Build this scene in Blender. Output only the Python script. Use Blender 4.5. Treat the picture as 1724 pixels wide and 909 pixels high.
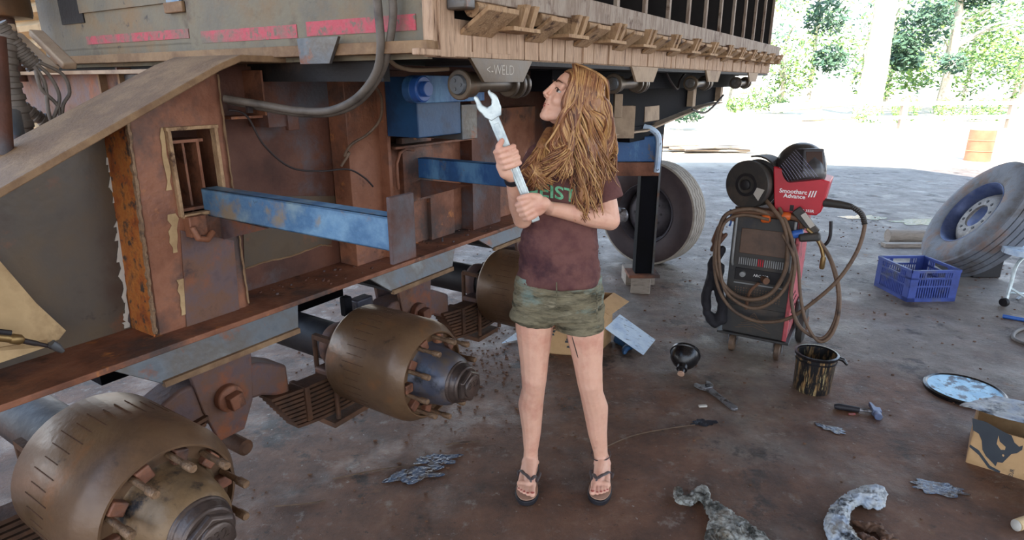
import bpy, bmesh, math, random
from math import sin, cos, pi, radians, atan2, sqrt
from mathutils import Vector, Matrix, noise
random.seed(7)
S = bpy.context.scene
COL = S.collection
for o in list(bpy.data.objects): bpy.data.objects.remove(o)

# ---------------------------------------------------------------- camera, sky, sun, exposure
FPX = 1020.0; TH = math.atan(317/FPX); CH = 1.6
cd = bpy.data.cameras.new('camera'); cam = bpy.data.objects.new('camera', cd); COL.objects.link(cam)
cam.location = (0, 0, CH); cam.rotation_euler = (pi/2-TH, 0, 0)
cd.sensor_width = 36; cd.lens = FPX/1724*36; cd.clip_end = 400
S.camera = cam
w = bpy.data.worlds.new('sky'); S.world = w; w.use_nodes = True
nt = w.node_tree; nt.nodes.clear()
wo = nt.nodes.new('ShaderNodeOutputWorld'); bg = nt.nodes.new('ShaderNodeBackground')
tc = nt.nodes.new('ShaderNodeTexCoord'); sp = nt.nodes.new('ShaderNodeSeparateXYZ'); cr = nt.nodes.new('ShaderNodeValToRGB')
nt.links.new(tc.outputs['Generated'], sp.inputs[0]); nt.links.new(sp.outputs['Z'], cr.inputs[0])
cr.color_ramp.elements[0].position = 0.0; cr.color_ramp.elements[0].color = (.93, .97, 1, 1)
cr.color_ramp.elements[1].position = 0.6; cr.color_ramp.elements[1].color = (.38, .60, .96, 1)
nt.links.new(cr.outputs[0], bg.inputs[0]); bg.inputs[1].default_value = 1.45
nt.links.new(bg.outputs[0], wo.inputs[0])
sd = bpy.data.lights.new('sun', 'SUN'); sd.energy = 6.5; sd.angle = radians(.6); sd.color = (1, .96, .88)
sun = bpy.data.objects.new('sun', sd); COL.objects.link(sun)
SUN = Vector((.12, .55, -.83)).normalized()
sun.rotation_euler = SUN.to_track_quat('-Z', 'Y').to_euler()
S.view_settings.view_transform = 'Standard'; S.view_settings.look = 'None'
S.view_settings.exposure = 1.4; S.view_settings.gamma = 1; S.view_settings.use_curve_mapping = False

# ---------------------------------------------------------------- measuring helpers
ct, st_ = cos(TH), sin(TH)
EYE = Vector((0, 0, CH))
def ray(px, py):
    x = (px-862)/FPX; y = (454.5-py)/FPX
    return Vector((x, ct+y*st_, -st_+y*ct))
AN = atan2(683, FPX*ct+317*st_)
U = Vector((sin(AN), cos(AN), 0)); V = Vector((cos(AN), -sin(AN), 0)); Z = Vector((0, 0, 1)); X = Vector((1, 0, 0)); Y = Vector((0, 1, 0))
def PZ(px, py, z=0): r = ray(px, py); return EYE+r*((z-CH)/r.z)
def PY(px, py, y): r = ray(px, py); return EYE+r*(y/r.y)
def PV(px, py, v): r = ray(px, py); return EYE+r*(v/r.dot(V))
def PU(px, py, u): r = ray(px, py); return EYE+r*(u/r.dot(U))
def PN(px, py, p, n): r = ray(px, py); return EYE+r*((p-EYE).dot(n)/r.dot(n))
def W(u, v, z): return U*u+V*v+Z*z

# ---------------------------------------------------------------- materials
def C(h):
    h = h.lstrip('#'); c = [int(h[i:i+2], 16)/255 for i in (0, 2, 4)]
    return tuple((x/12.92 if x <= .04045 else ((x+.055)/1.055)**2.4) for x in c)+(1,)
def mat(name, cols, scale=5, rough=.6, rough2=None, metal=0, bump=.15, bscale=80, stretch=(1, 1, 1), spots=None, detail=8, rot=None, spec=.5, extra=None, sss=0, contrast=(.3, .7)):
    m = bpy.data.materials.new(name); m.use_nodes = True; n = m.node_tree.nodes; l = m.node_tree.links
    b = n['Principled BSDF']
    t = n.new('ShaderNodeTexCoord'); mp = n.new('ShaderNodeMapping'); l.new(t.outputs['Object'], mp.inputs[0])
    mp.inputs['Scale'].default_value = stretch
    if rot: mp.inputs['Rotation'].default_value = rot
    nz = n.new('ShaderNodeTexNoise'); nz.inputs['Scale'].default_value = scale; nz.inputs['Detail'].default_value = detail; nz.inputs['Roughness'].default_value = .62
    l.new(mp.outputs[0], nz.inputs[0])
    out = None
    if len(cols) > 1:
        r = n.new('ShaderNodeValToRGB'); l.new(nz.outputs[0], r.inputs[0]); e = r.color_ramp.elements
        a, z_ = contrast
        e[0].position = a; e[0].color = C(cols[0]); e[1].position = z_; e[1].color = C(cols[-1])
        for i, c in enumerate(cols[1:-1]):
            x = e.new(a+(z_-a)*(i+1)/(len(cols)-1)); x.color = C(c)
        out = r.outputs[0]
    for sidx, s in enumerate(spots or []):   # (colour, scale, threshold, softness[, stretch])
        n2 = n.new('ShaderNodeTexNoise'); n2.inputs['Scale'].default_value = s[1]; n2.inputs['Detail'].default_value = 10; n2.inputs['Roughness'].default_value = .65
        m2 = n.new('ShaderNodeMapping'); l.new(t.outputs['Object'], m2.inputs[0]); m2.inputs['Location'].default_value = (3.7*sidx+1.3, 2.1, 5.3)
        m2.inputs['Scale'].default_value = s[4] if len(s) > 4 else (1, 1, 1)
        l.new(m2.outputs[0], n2.inputs[0])
        mr = n.new('ShaderNodeMapRange'); l.new(n2.outputs[0], mr.inputs[0]); mr.inputs[1].default_value = s[2]-s[3]; mr.inputs[2].default_value = s[2]+s[3]
        mx = n.new('ShaderNodeMix'); mx.data_type = 'RGBA'; l.new(mr.outputs[0], mx.inputs[0])
        if out: l.new(out, mx.inputs[6])
        else: mx.inputs[6].default_value = C(cols[0])
        mx.inputs[7].default_value = C(s[0]); out = mx.outputs[2]
    if out: l.new(out, b.inputs['Base Color'])
    else: b.inputs['Base Color'].default_value = C(cols[0])
    if rough2 is not None:
        mr = n.new('ShaderNodeMapRange'); l.new(nz.outputs[0], mr.inputs[0]); mr.inputs[1].default_value = .35; mr.inputs[2].default_value = .65
        mr.inputs[3].default_value = rough; mr.inputs[4].default_value = rough2; l.new(mr.outputs[0], b.inputs['Roughness'])
    else: b.inputs['Roughness'].default_value = rough
    b.inputs['Metallic'].default_value = metal
    b.inputs['Specular IOR Level'].default_value = spec
    if sss:
        b.inputs['Subsurface Weight'].default_value = sss; b.inputs['Subsurface Radius'].default_value = (.012, .005, .003); b.inputs['Subsurface Scale'].default_value = 1
    if bump:
        n3 = n.new('ShaderNodeTexNoise'); n3.inputs['Scale'].default_value = bscale; n3.inputs['Detail'].default_value = 6; l.new(mp.outputs[0], n3.inputs[0])
        bp = n.new('ShaderNodeBump'); bp.inputs['Strength'].default_value = bump; bp.inputs['Distance'].default_value = .01
        l.new(n3.outputs[0], bp.inputs['Height']); l.new(bp.outputs[0], b.inputs['Normal'])
    return m
Mt = {}
Mt['rust'] = mat('rust_steel', ['553424', '7c4c34', '8e5c42', '6e483a'], 4, .75, .5, .1, .35, 60, spots=[('4a3a34', 2.5, .56, .06), ('b5713a', 9, .66, .04), ('3a2418', 6, .36, -.05)])
Mt['rust_dark'] = mat('dark_rust_steel', ['38221a', '5a3526', '6e4430'], 3, .7, .5, .15, .3, 60, spots=[('57565a', 2, .58, .06)])
Mt['rust_orange'] = mat('orange_rust', ['7a3f1e', 'a85a26', 'b9702f', '6c4630'], 14, .8, None, 0, .6, 90, spots=[('4a3a30', 22, .57, .04)])
Mt['mill'] = mat('bare_mill_plate', ['4c3c2e', '5c4c3a', '544a40', '483830'], 3, .46, .34, .25, .08, 40, spots=[('7a4f38', 4, .64, .05), ('3f3330', 8, .7, .03)])
Mt['flange'] = mat('dusty_flange', ['80644a', '8e7050', '765a40', '86694a'], 6, .8, None, 0, .3, 90, spots=[('6a4c34', 5, .60, .10)])
Mt['greyplate'] = mat('grey_spring_plate', ['4c5054', '5e6062', '585048', '6a6a66'], 5, .5, .38, .4, .15, 50, spots=[('7a4a30', 8, .62, .05)])
Mt['blue'] = mat('blue_paint', ['244c7c', '2e5a8a', '254870'], 4, .45, .6, .05, .15, 60, spots=[('5a86aa', 6, .56, .06, (1, 1, .4)), ('6a5a4c', 11, .64, .04), ('3a2c24', 25, .70, .03)])
Mt['blue_worn'] = mat('worn_blue_paint', ['54799a', '7191a8', '4a6c8c', '86989c'], 5, .55, .4, .1, .15, 60, spots=[('8a7a66', 7, .60, .05), ('3a4a5a', 20, .68, .03)])
Mt['bluebox'] = mat('blue_box_paint', ['173654', '1c4468', '1a3a5c'], 3, .45, None, .05, .1, 60, spots=[('16304c', 6, .6, .06)])
Mt['bluepin'] = mat('bright_blue_paint', ['2a559c', '3260aa'], 6, .4, None, 0, .05, 60)
Mt['tank'] = mat('grey_bin_paint', ['5a5446', '686050', '746a56', '54463a'], 5, .6, .75, .05, .2, 70, spots=[('7a6040', 3.5, .57, .10), ('3e3a34', 18, .66, .04)])
Mt['redstripe'] = mat('faded_red_paint', ['a8303c', 'b0424c', '8a4a44'], 30, .6, None, 0, .2, 90, spots=[('6a5e4e', 9, .56, .10), ('625848', 40, .58, .05)])
Mt['wood'] = mat('mud_streaked_rail', ['8a6a52', 'bc9c80', 'a08268', 'ccae92'], 5, .8, None, 0, .35, 40, stretch=(9, 9, .8), spots=[('5a3a28', 14, .62, .05, (3, 3, .3))])
Mt['band'] = mat('grey_dusty_band', ['86786a', '9a8a7a', '7a6656', 'a89684'], 6, .75, None, .05, .25, 60, stretch=(4, 4, .8), spots=[('5a4030', 9, .62, .05)])
Mt['bracket'] = mat('rusty_bracket', ['8c6a4c', 'ab8a66', '74563c'], 12, .8, None, 0, .4, 70, stretch=(2, 2, 1), spots=[('4a3020', 14, .60, .04)])
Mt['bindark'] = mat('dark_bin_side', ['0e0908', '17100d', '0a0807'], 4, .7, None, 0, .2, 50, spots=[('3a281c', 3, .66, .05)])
Mt['black'] = mat('black_oily_steel', ['141214', '221e1e', '1a1a20'], 5, .45, .7, .2, .15, 50)
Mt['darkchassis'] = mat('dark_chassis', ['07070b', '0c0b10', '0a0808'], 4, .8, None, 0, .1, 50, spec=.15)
Mt['beige'] = mat('beige_dusty_steel', ['8c7660', 'a48c72', '7a6450'], 6, .75, None, 0, .2, 60)
Mt['drum'] = mat('brown_drum', ['5a4430', '6e543c', '644a34', '4c3828'], 4, .28, .48, .15, .12, 50, spots=[('36281e', 10, .68, .04), ('7d5636', 6, .62, .06)])
Mt['hub'] = mat('greasy_hub', ['6a5238', '7c6244', '4e3e2e'], 5, .4, .55, .2, .2, 50, spots=[('1c1a1c', 9, .58, .05)])
Mt['hubblue'] = mat('oily_blue_hub', ['3e3a3a', '4a4c58', '6a563e'], 6, .28, .45, .25, .15, 50, spots=[('1c1a1c', 8, .58, .05)])
Mt['nut'] = mat('oily_cap_steel', ['3a302c', '5a4c44', '2c2830'], 9, .3, .45, .5, .2, 60)
Mt['stud'] = mat('stud_steel', ['6a5240', '8a6c50', '4a3a30'], 30, .5, None, .4, .4, 200)
Mt['spring'] = mat('rusty_spring', ['3a281c', '543826', '66432a'], 10, .75, None, .1, .3, 70)
Mt['hanger'] = mat('rusty_purple_casting', ['4c3c3e', '64504e', '70503e', '3c3032'], 7, .6, .75, .2, .3, 60, spots=[('8a5030', 5, .6, .06)])
Mt['hose'] = mat('grey_hose', ['4c443c', '645a50', '3e3630'], 8, .6, None, 0, .1, 80, stretch=(1, 1, 1))
Mt['hosebrown'] = mat('dusty_brown_cable', ['4e3c2e', '6c5440', '3c2e26'], 10, .65, None, 0, .1, 80)
Mt['wire'] = mat('black_wire', ['241a18', '302422'], 10, .6, None, 0, 0)
Mt['skin'] = mat('skin', ['d09a80', 'dcaa90', 'cb9078'], 9, .48, .55, 0, .06, 160, spots=[('b8866c', 10, .70, .08)], sss=.15)
Mt['shirt'] = mat('maroon_cotton', ['5a3a38', '6e4a44', '4e3032'], 6, .9, None, 0, .35, 30, spots=[('35222a', 5, .58, .08)], spec=.2)
Mt['denim'] = mat('stained_denim', ['5a5240', '80765e', '6c6450', '948a72'], 12, .9, None, 0, .5, 50, stretch=(1, 1, 4), spots=[('3e3a2c', 9, .57, .08, (1, 1, 5)), ('7c9088', 5, .62, .08, (1, 1, 2))], spec=.2)
Mt['hair'] = mat('auburn_hair', ['563624', '865636', 'a07048', '6a442c'], 18, .42, .55, 0, 0, stretch=(4, 4, .5), spots=[('c4904e', 10, .63, .08, (3, 3, .5))], contrast=(.3, .68))
Mt['hairdark'] = mat('dark_auburn_hair', ['3c2012', '55301a'], 12, .6, None, 0, .2, 60)
Mt['hairgold'] = mat('golden_hair', ['865c38', 'b48752', 'cba06c'], 14, .4, .5, 0, 0, stretch=(3, 3, .6))
Mt['hairdeep'] = mat('deep_auburn_hair', ['3e2012', '6a3a1c', '7c4824'], 14, .45, .6, 0, 0, stretch=(3, 3, .6))
Mt['lips'] = mat('lips', ['b06058'], 3, .4, None, 0, 0)
Mt['eyewhite'] = mat('eye_white', ['a89e94'], 3, .2, None, 0, 0)
Mt['dark'] = mat('dark_brown', ['2a1a14'], 3, .5, None, 0, 0)
Mt['nail'] = mat('nail', ['b05a50'], 3, .3, None, 0, 0)
Mt['chrome'] = mat('brushed_spanner_steel', ['b8c4c4', 'd0dad8', 'a4b0b4'], 14, .38, .5, .55, .08, 120)
Mt['steel'] = mat('tool_steel', ['6e6c70', '8c8a8c', '4c4846'], 20, .35, .5, .7, .2, 120, spots=[('3a2a22', 30, .58, .05)])
Mt['sole'] = mat('black_rubber_sole', ['16141a', '201c20'], 5, .6, None, 0, .05, 60)
Mt['insole'] = mat('tan_footbed', ['a8806a', 'bc967c'], 12, .7, None, 0, .1, 60)
Mt['strap'] = mat('dark_strap', ['3a3030', '5c5250'], 20, .45, None, 0, .1, 60)
Mt['green'] = mat('green_print', ['4f9a6c', '7cc094', '3c7a58'], 40, .8, None, 0, .1, 90)
Mt['rubber'] = mat('dark_tyre_sidewall', ['2e2222', '3a2c2c', '463834'], 5, .75, None, 0, .15, 60)
Mt['tread'] = mat('dusty_tread', ['8a8074', '9c9284', '746a60'], 8, .85, None, 0, .3, 70)
Mt['tyreblue'] = mat('dusty_tyre', ['5c6068', '71757c', '5a5450'], 6, .8, None, 0, .3, 60, spots=[('7c6252', 4, .58, .08)])
Mt['rim'] = mat('dark_rim', ['302c30', '4a4448', '262226'], 6, .5, None, .3, .1, 60)
Mt['rimblue'] = mat('blue_grey_rim', ['3c4a72', '56648c', '6c7488'], 8, .45, None, .3, .1, 60)
Mt['rimplate'] = mat('pale_rim_plate', ['8c8884', '74706c', '9c9a96'], 14, .6, None, .2, .2, 60)
Mt['red'] = mat('red_machine_paint', ['c01c2c', 'b01a28', 'a8222c'], 4, .42, None, 0, .03, 60, spots=[('6a3a34', 9, .68, .05)])
Mt['redworn'] = mat('scuffed_red_paint', ['a83a44', 'b85a5c', '93303a'], 8, .5, None, 0, .1, 60, spots=[('5c4038', 9, .6, .05)])
Mt['mblack'] = mat('dusty_black_plastic', ['26262a', '38342f', '2c2a2a'], 5, .55, None, 0, .08, 90, spots=[('54463a', 4, .62, .08)])
Mt['mbrown'] = mat('muddy_window', ['4c3a2c', '60493a', '3c3028'], 5, .5, None, 0, .1, 60)
Mt['grille'] = mat('pale_grille', ['80807e', '929290'], 10, .5, None, .3, 0)
Mt['orange'] = mat('orange_plastic', ['c8561e', 'd86a28'], 10, .5, None, 0, .05, 60)
Mt['glove'] = mat('black_glove_fabric', ['121014', '201c22'], 8, .8, None, 0, .3, 50)
Mt['leather'] = mat('brown_leather', ['4a3226', '6a4832', '58402e'], 7, .75, None, 0, .35, 50)
Mt['helmet'] = mat('helmet_shell', ['2a282a', '3a3634'], 4, .35, None, 0, .03, 60, spots=[('5c544c', 5, .66, .06)])
Mt['visor'] = mat('dark_visor', ['3a2c28', '4a3830'], 5, .15, None, 0, 0)
Mt['decal'] = mat('lilac_decal', ['7c78a8', 'a8a8b4'], 20, .5, None, 0, 0)
Mt['white'] = mat('white_print', ['e8e4e0'], 4, .5, None, 0, 0)
Mt['whitedirty'] = mat('chalk_white', ['b8b0a4'], 4, .8, None, 0, 0)
Mt['brass'] = mat('brass', ['7c6440', '94784c'], 9, .4, None, .7, .1, 60)
Mt['crate'] = mat('blue_crate_plastic', ['2c3c7c', '384a90', '2a3568'], 5, .5, None, 0, .05, 60, spots=[('5c5c60', 6, .62, .08)])
Mt['bucket'] = mat('oil_dripped_bucket', ['141416', '1e1c1c'], 4, .3, .45, 0, .1, 50, spots=[('8a6a44', 40, .56, .06, (1.4, 1.4, .22)), ('a89468', 55, .62, .04, (1.2, 1.2, .18))])
Mt['lid'] = mat('pale_blue_lid', ['7fb6d2', '9ccae0', '6aa2c4'], 9, .25, .4, 0, .1, 50, spots=[('1c2430', 14, .57, .03), ('16181c', 5, .66, .04)])
Mt['oil'] = mat('glossy_black_plastic', ['121012', '1c1a1a'], 4, .2, .35, 0, .1, 40)
Mt['card'] = mat('cardboard', ['a8845a', 'b89266', '9c784e'], 6, .85, None, 0, .15, 40, spots=[('8a6642', 4, .62, .08)])
Mt['cardrib'] = mat('weathered_cardboard', ['a68a62', 'b89a70', '8e704c'], 5, .85, None, 0, .2, 30, spots=[('6e5238', 5, .62, .08)])
Mt['print'] = mat('dark_grey_print', ['30343a', '3a3e42'], 8, .8, None, 0, 0)
Mt['rag'] = mat('dirty_white_rag', ['8c887c', 'a8a69c', '5c584e', 'b4b4ae'], 16, .85, None, 0, .9, 45, spots=[('3e3c34', 11, .55, .05), ('7a6a54', 6, .6, .06)])
Mt['ragblue'] = mat('bluish_white_rag', ['7c8898', 'a8b0ba', 'b8bab8', '565e68'], 16, .85, None, 0, .9, 45, spots=[('2e3034', 11, .59, .05), ('75654c', 7, .64, .05)])
Mt['paper'] = mat('stained_white_sheet', ['b8cbe0', 'ccdcea', 'a0b8d4'], 8, .6, None, 0, .1, 50, spots=[('2a3040', 18, .62, .03, (1, 3, 1))])
Mt['timber'] = mat('grey_timber', ['84786a', 'a09284', '70645a'], 6, .85, None, 0, .3, 50, stretch=(1, 6, 6))
Mt['palewood'] = mat('pale_wood', ['c8a878', 'd8bc90'], 8, .8, None, 0, .1, 50)
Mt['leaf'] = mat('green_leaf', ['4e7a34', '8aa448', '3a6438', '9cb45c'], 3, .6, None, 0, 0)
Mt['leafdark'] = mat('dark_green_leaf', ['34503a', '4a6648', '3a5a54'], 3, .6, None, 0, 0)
Mt['trunk'] = mat('pale_bark', ['b0a692', 'c8c0b0', '968a76'], 6, .9, None, 0, .4, 20)
Mt['railwood'] = mat('white_rail', ['c0b8ac', 'd0cac0'], 6, .8, None, 0, .1, 30)
Mt['drumorange'] = mat('orange_oil_drum', ['c06a4c', 'd08060'], 4, .6, None, 0, .1, 30)
Mt['roofm'] = mat('corrugated_roof', ['8a8478', '9c9688'], 2, .7, None, 0, .1, 30)

def ground_mat():
    m = bpy.data.materials.new('yard_floor'); m.use_nodes = True; n = m.node_tree.nodes; l = m.node_tree.links; b = n['Principled BSDF']
    t = n.new('ShaderNodeTexCoord')
    def nz(scale, detail=8, rough=.6, loc=(0, 0, 0), sc=(1, 1, 1)):
        mp = n.new('ShaderNodeMapping'); l.new(t.outputs['Object'], mp.inputs[0]); mp.inputs['Location'].default_value = loc; mp.inputs['Scale'].default_value = sc
        q = n.new('ShaderNodeTexNoise'); q.inputs['Scale'].default_value = scale; q.inputs['Detail'].default_value = detail; q.inputs['Roughness'].default_value = rough; l.new(mp.outputs[0], q.inputs[0]); return q.outputs[0]
    def ramp(src, stops):
        r = n.new('ShaderNodeValToRGB'); l.new(src, r.inputs[0]); e = r.color_ramp.elements
        e[0].position, e[0].color = stops[0][0], C(stops[0][1]); e[1].position, e[1].color = stops[-1][0], C(stops[-1][1])
        for p, c in stops[1:-1]: x = e.new(p); x.color = C(c)
        return r.outputs[0]
    def mix(f, a, b_):
        x = n.new('ShaderNodeMix'); x.data_type = 'RGBA'; l.new(f, x.inputs[0]); l.new(a, x.inputs[6]) if not isinstance(a, str) else setattr(x.inputs[6], 'default_value', C(a))
        l.new(b_, x.inputs[7]) if not isinstance(b_, str) else setattr(x.inputs[7], 'default_value', C(b_)); return x.outputs[2]
    def rng(src, a, b_, c=0, d=1):
        x = n.new('ShaderNodeMapRange'); l.new(src, x.inputs[0]); x.inputs[1].default_value = a; x.inputs[2].default_value = b_; x.inputs[3].default_value = c; x.inputs[4].default_value = d; return x.outputs[0]
    def math_(op, a, b_):
        x = n.new('ShaderNodeMath'); x.operation = op
        for i, s in enumerate((a, b_)):
            if isinstance(s, (int, float)): x.inputs[i].default_value = s
            else: l.new(s, x.inputs[i])
        return x.outputs[0]
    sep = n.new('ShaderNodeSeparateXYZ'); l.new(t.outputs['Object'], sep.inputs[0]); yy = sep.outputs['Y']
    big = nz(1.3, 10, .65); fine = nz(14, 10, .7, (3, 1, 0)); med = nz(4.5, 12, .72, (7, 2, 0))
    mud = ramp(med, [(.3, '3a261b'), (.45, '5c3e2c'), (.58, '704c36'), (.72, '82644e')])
    conc_sheen = ramp(med, [(.3, '54483f'), (.48, '70645a'), (.62, '80756b'), (.75, '988e84')])
    f = math_('ADD', math_('ADD', rng(yy, 2.2, 6.0), rng(sep.outputs['X'], .8, 3.2, 0, .35)), math_('MULTIPLY', math_('SUBTRACT', big, .5), 3.2))  # mud over concrete; greying with distance also paints in the floor's reflection
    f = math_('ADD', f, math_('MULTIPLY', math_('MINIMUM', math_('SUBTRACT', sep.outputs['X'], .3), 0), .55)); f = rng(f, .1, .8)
    col = mix(f, mud, conc_sheen)
    col = mix(rng(nz(2.2, 10, .7, (11, 5, 0)), .57, .63), col, '36281f')          # old oil stains
    col = mix(rng(nz(3.1, 10, .7, (21, 9, 0)), .62, .68), col, '75543a')          # rusty dust
    col = mix(rng(nz(28, 6, .7, (1, 19, 0)), .64, .69), col, '9c9084')            # grit
    col = mix(rng(nz(9, 12, .75, (2, 33, 0)), .57, .68), col, '86786c')   # dry scuffs
    col = mix(rng(nz(19, 12, .75, (8, 3, 0)), .59, .66), col, '33261e')   # dark specks
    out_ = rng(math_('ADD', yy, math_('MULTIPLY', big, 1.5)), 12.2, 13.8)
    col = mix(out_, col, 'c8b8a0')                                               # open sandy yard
    l.new(col, b.inputs['Base Color']); b.inputs['Specular IOR Level'].default_value = .36
    wet = rng(nz(2.6, 10, .68, (4, 14, 0)), .50, .64, .62, .34)
    l.new(math_('MAXIMUM', wet, rng(yy, 9, 13, .3, .9)), b.inputs['Roughness'])
    bp = n.new('ShaderNodeBump'); bp.inputs['Strength'].default_value = .8; bp.inputs['Distance'].default_value = .04
    h = math_('ADD', math_('MULTIPLY', med, .6), math_('MULTIPLY', nz(22, 8, .75), .4))
    l.new(h, bp.inputs['Height']); l.new(bp.outputs[0], b.inputs['Normal'])
    return m
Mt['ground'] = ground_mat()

# ---------------------------------------------------------------- mesh building
class M:
    def __init__(s): s.v = []; s.f = []
    def add(s, vs, fs):
        o = len(s.v); s.v += [Vector(p) for p in vs]; s.f += [tuple(o+i for i in f) for f in fs]; return s
    def obox(s, c, ax, ay, az):
        c = Vector(c); P = [c+ax*i+ay*j+az*k for i in (-1, 1) for j in (-1, 1) for k in (-1, 1)]
        return s.add(P, [(0, 1, 3, 2), (4, 6, 7, 5), (0, 4, 5, 1), (2, 3, 7, 6), (0, 2, 6, 4), (1, 5, 7, 3)])
    def box(s, x0, x1, y0, y1, z0, z1): return s.obox(((x0+x1)/2, (y0+y1)/2, (z0+z1)/2), X*(x1-x0)/2, Y*(y1-y0)/2, Z*(z1-z0)/2)
    def ub(s, u0, u1, v0, v1, z0, z1): return s.obox(W((u0+u1)/2, (v0+v1)/2, (z0+z1)/2), U*(u1-u0)/2, V*(v1-v0)/2, Z*(z1-z0)/2)
    def bar(s, a, b, w_, h, up=Z):
        a = Vector(a); b = Vector(b); d = (b-a); t = d.normalized(); n_ = t.cross(up)
        if n_.length < 1e-4: n_ = t.cross(X)
        n_.normalize(); q = n_.cross(t)
        return s.obox((a+b)/2, d/2, n_*w_/2, q*h/2)
    def prism(s, poly, off):
        poly = [Vector(p) for p in poly]; n_ = len(poly); off = Vector(off)
        return s.add(poly+[p+off for p in poly], [tuple(range(n_-1, -1, -1)), tuple(range(n_, 2*n_))]+[(i, (i+1) % n_, n_+(i+1) % n_, n_+i) for i in range(n_)])
    def rings(s, R, closed=False, cap=True):
        n_ = len(R[0]); vs = [p for r in R for p in r]; fs = []
        m_ = len(R)
        for i in range(m_ if closed else m_-1):
            a = i*n_; b_ = ((i+1) % m_)*n_
            for j in range(n_): k = (j+1) % n_; fs.append((a+j, a+k, b_+k, b_+j))
        if cap and not closed: fs.append(tuple(range(n_-1, -1, -1))); fs.append(tuple((m_-1)*n_+j for j in range(n_)))
        return s.add(vs, fs)
    def tube(s, path, r, seg=8, closed=False, cap=True, flat=1, up=None):
        P = [Vector(p) for p in path]; n_ = len(P); R = []
        q = None
        for i in range(n_):
            if closed: t = P[(i+1) % n_]-P[i-1]
            else: t = P[min(i+1, n_-1)]-P[max(i-1, 0)]
            if t.length < 1e-7: t = Vector((0, 0, 1))
            t.normalize()
            if q is None:
                q = (up or (Z if abs(t.z) < .9 else X)).copy(); 
            q = q-t*q.dot(t)
            if q.length < 1e-5: q = t.orthogonal()
            q.normalize(); b_ = t.cross(q)
            rr = r[i] if isinstance(r, (list, tuple)) else r
            R.append([P[i]+(q*cos(2*pi*j/seg)*flat+b_*sin(2*pi*j/seg))*rr for j in range(seg)])
        return s.rings(R, closed, cap)
    def lathe(s, prof, o, ax, seg=32, closed=False, r0=0):
        o = Vector(o); ax = Vector(ax).normalized(); q = ax.orthogonal().normalized() if abs(ax.z) > .99 else (Z-ax*ax.z).normalized(); b_ = ax.cross(q)
        return s.rings([[o+ax*h+(q*cos(2*pi*j/seg+r0)+b_*sin(2*pi*j/seg+r0))*max(r, 1e-4) for j in range(seg)] for r, h in prof], closed)
    def ell(s, c, ax, ay, az, n_=10, m_=16):
        c = Vector(c)
        return s.rings([[c+az*(-cos(pi*i/n_))+(ax*cos(2*pi*j/m_)+ay*sin(2*pi*j/m_))*max(sin(pi*i/n_), .002) for j in range(m_)] for i in range(n_+1)])
    def sph(s, c, r, n_=8, m_=12): return s.ell(c, X*r, Y*r, Z*r, n_, m_)
    def cap(s, a, b, r1, r2, seg=14):
        a = Vector(a); b = Vector(b); t = (b-a); L = t.length; t.normalize()
        pr = [(r1*sin(x*pi/10), -r1*cos(x*pi/10)) for x in range(0, 6)]+[(r2*sin(pi/2+x*pi/10), L-r2*cos(pi/2+x*pi/10)) for x in range(0, 6)]
        return s.lathe(pr, a, t, seg)
    def chain(s, P, R, seg=14):
        for i in range(len(P)-1): s.cap(P[i], P[i+1], R[i], R[i+1], seg)
        return s
    def build(s, name, m_=None, parent=None, bevel=0, smooth=True, angle=38, mats=None, fix=True):
        me = bpy.data.meshes.new(name)
        off = TLOC.get(parent.name, Vector()) if parent else Vector()
        if parent and parent.get('_w') is None and parent.name not in TLOC: off = Vector()
        me.from_pydata([p-off for p in s.v], [], s.f); me.validate(); me.update()
        if fix:
            bm = bmesh.new(); bm.from_mesh(me); bmesh.ops.recalc_face_normals(bm, faces=bm.faces)
            if smooth:
                for e in bm.edges:
                    e.smooth = not (len(e.link_faces) == 2 and e.calc_face_angle(0) > radians(angle))
                for f in bm.faces: f.smooth = True
            bm.to_mesh(me); bm.free()
        o = bpy.data.objects.new(name, me); COL.objects.link(o)
        if m_: me.materials.append(m_)
        if bevel:
            b_ = o.modifiers.new('bevel', 'BEVEL'); b_.width = bevel; b_.segments = 2; b_.limit_method = 'ANGLE'; b_.angle_limit = radians(40)
        if parent: o.parent = parent; TLOC[o.name] = off
        return o
TLOC = {}
def tag(o, label=None, cat=None, group=None, kind=None):
    if label: o['label'] = label
    if cat: o['category'] = cat
    if group: o['group'] = group
    if kind: o['kind'] = kind
    return o
def thing(name, loc, label, cat, group=None):
    o = bpy.data.objects.new(name, None); COL.objects.link(o); o.location = loc; o.empty_display_size = .1
    TLOC[o.name] = Vector(loc); return tag(o, label, cat, group)
def spline(P, n_=8, closed=False):
    P = [Vector(p) for p in P]; out = []; m_ = len(P)
    for i in range(m_ if closed else m_-1):
        g = (lambda k: P[k % m_]) if closed else (lambda k: P[max(0, min(m_-1, k))])
        a, b_, c, d = g(i-1), g(i), g(i+1), g(i+2)
        for k in range(n_):
            t = k/n_; out.append(.5*((2*b_)+(c-a)*t+(2*a-5*b_+4*c-d)*t*t+(-a+3*b_-3*c+d)*t**3))
    if not closed: out.append(P[-1])
    return out
def bake(o, mods):
    for kind, kw in mods:
        m_ = o.modifiers.new(kind, kind)
        for k, x in kw.items(): setattr(m_, k, x)
    dg = bpy.context.evaluated_depsgraph_get(); dg.update()
    me = bpy.data.meshes.new_from_object(o.evaluated_get(dg)); mt_ = [m_ for m_ in o.data.materials]
    old = o.data; o.modifiers.clear(); o.data = me
    if not me.materials:
        for m_ in mt_: me.materials.append(m_)
    me.polygons.foreach_set('use_smooth', [True]*len(me.polygons)); bpy.data.meshes.remove(old); return o
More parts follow.
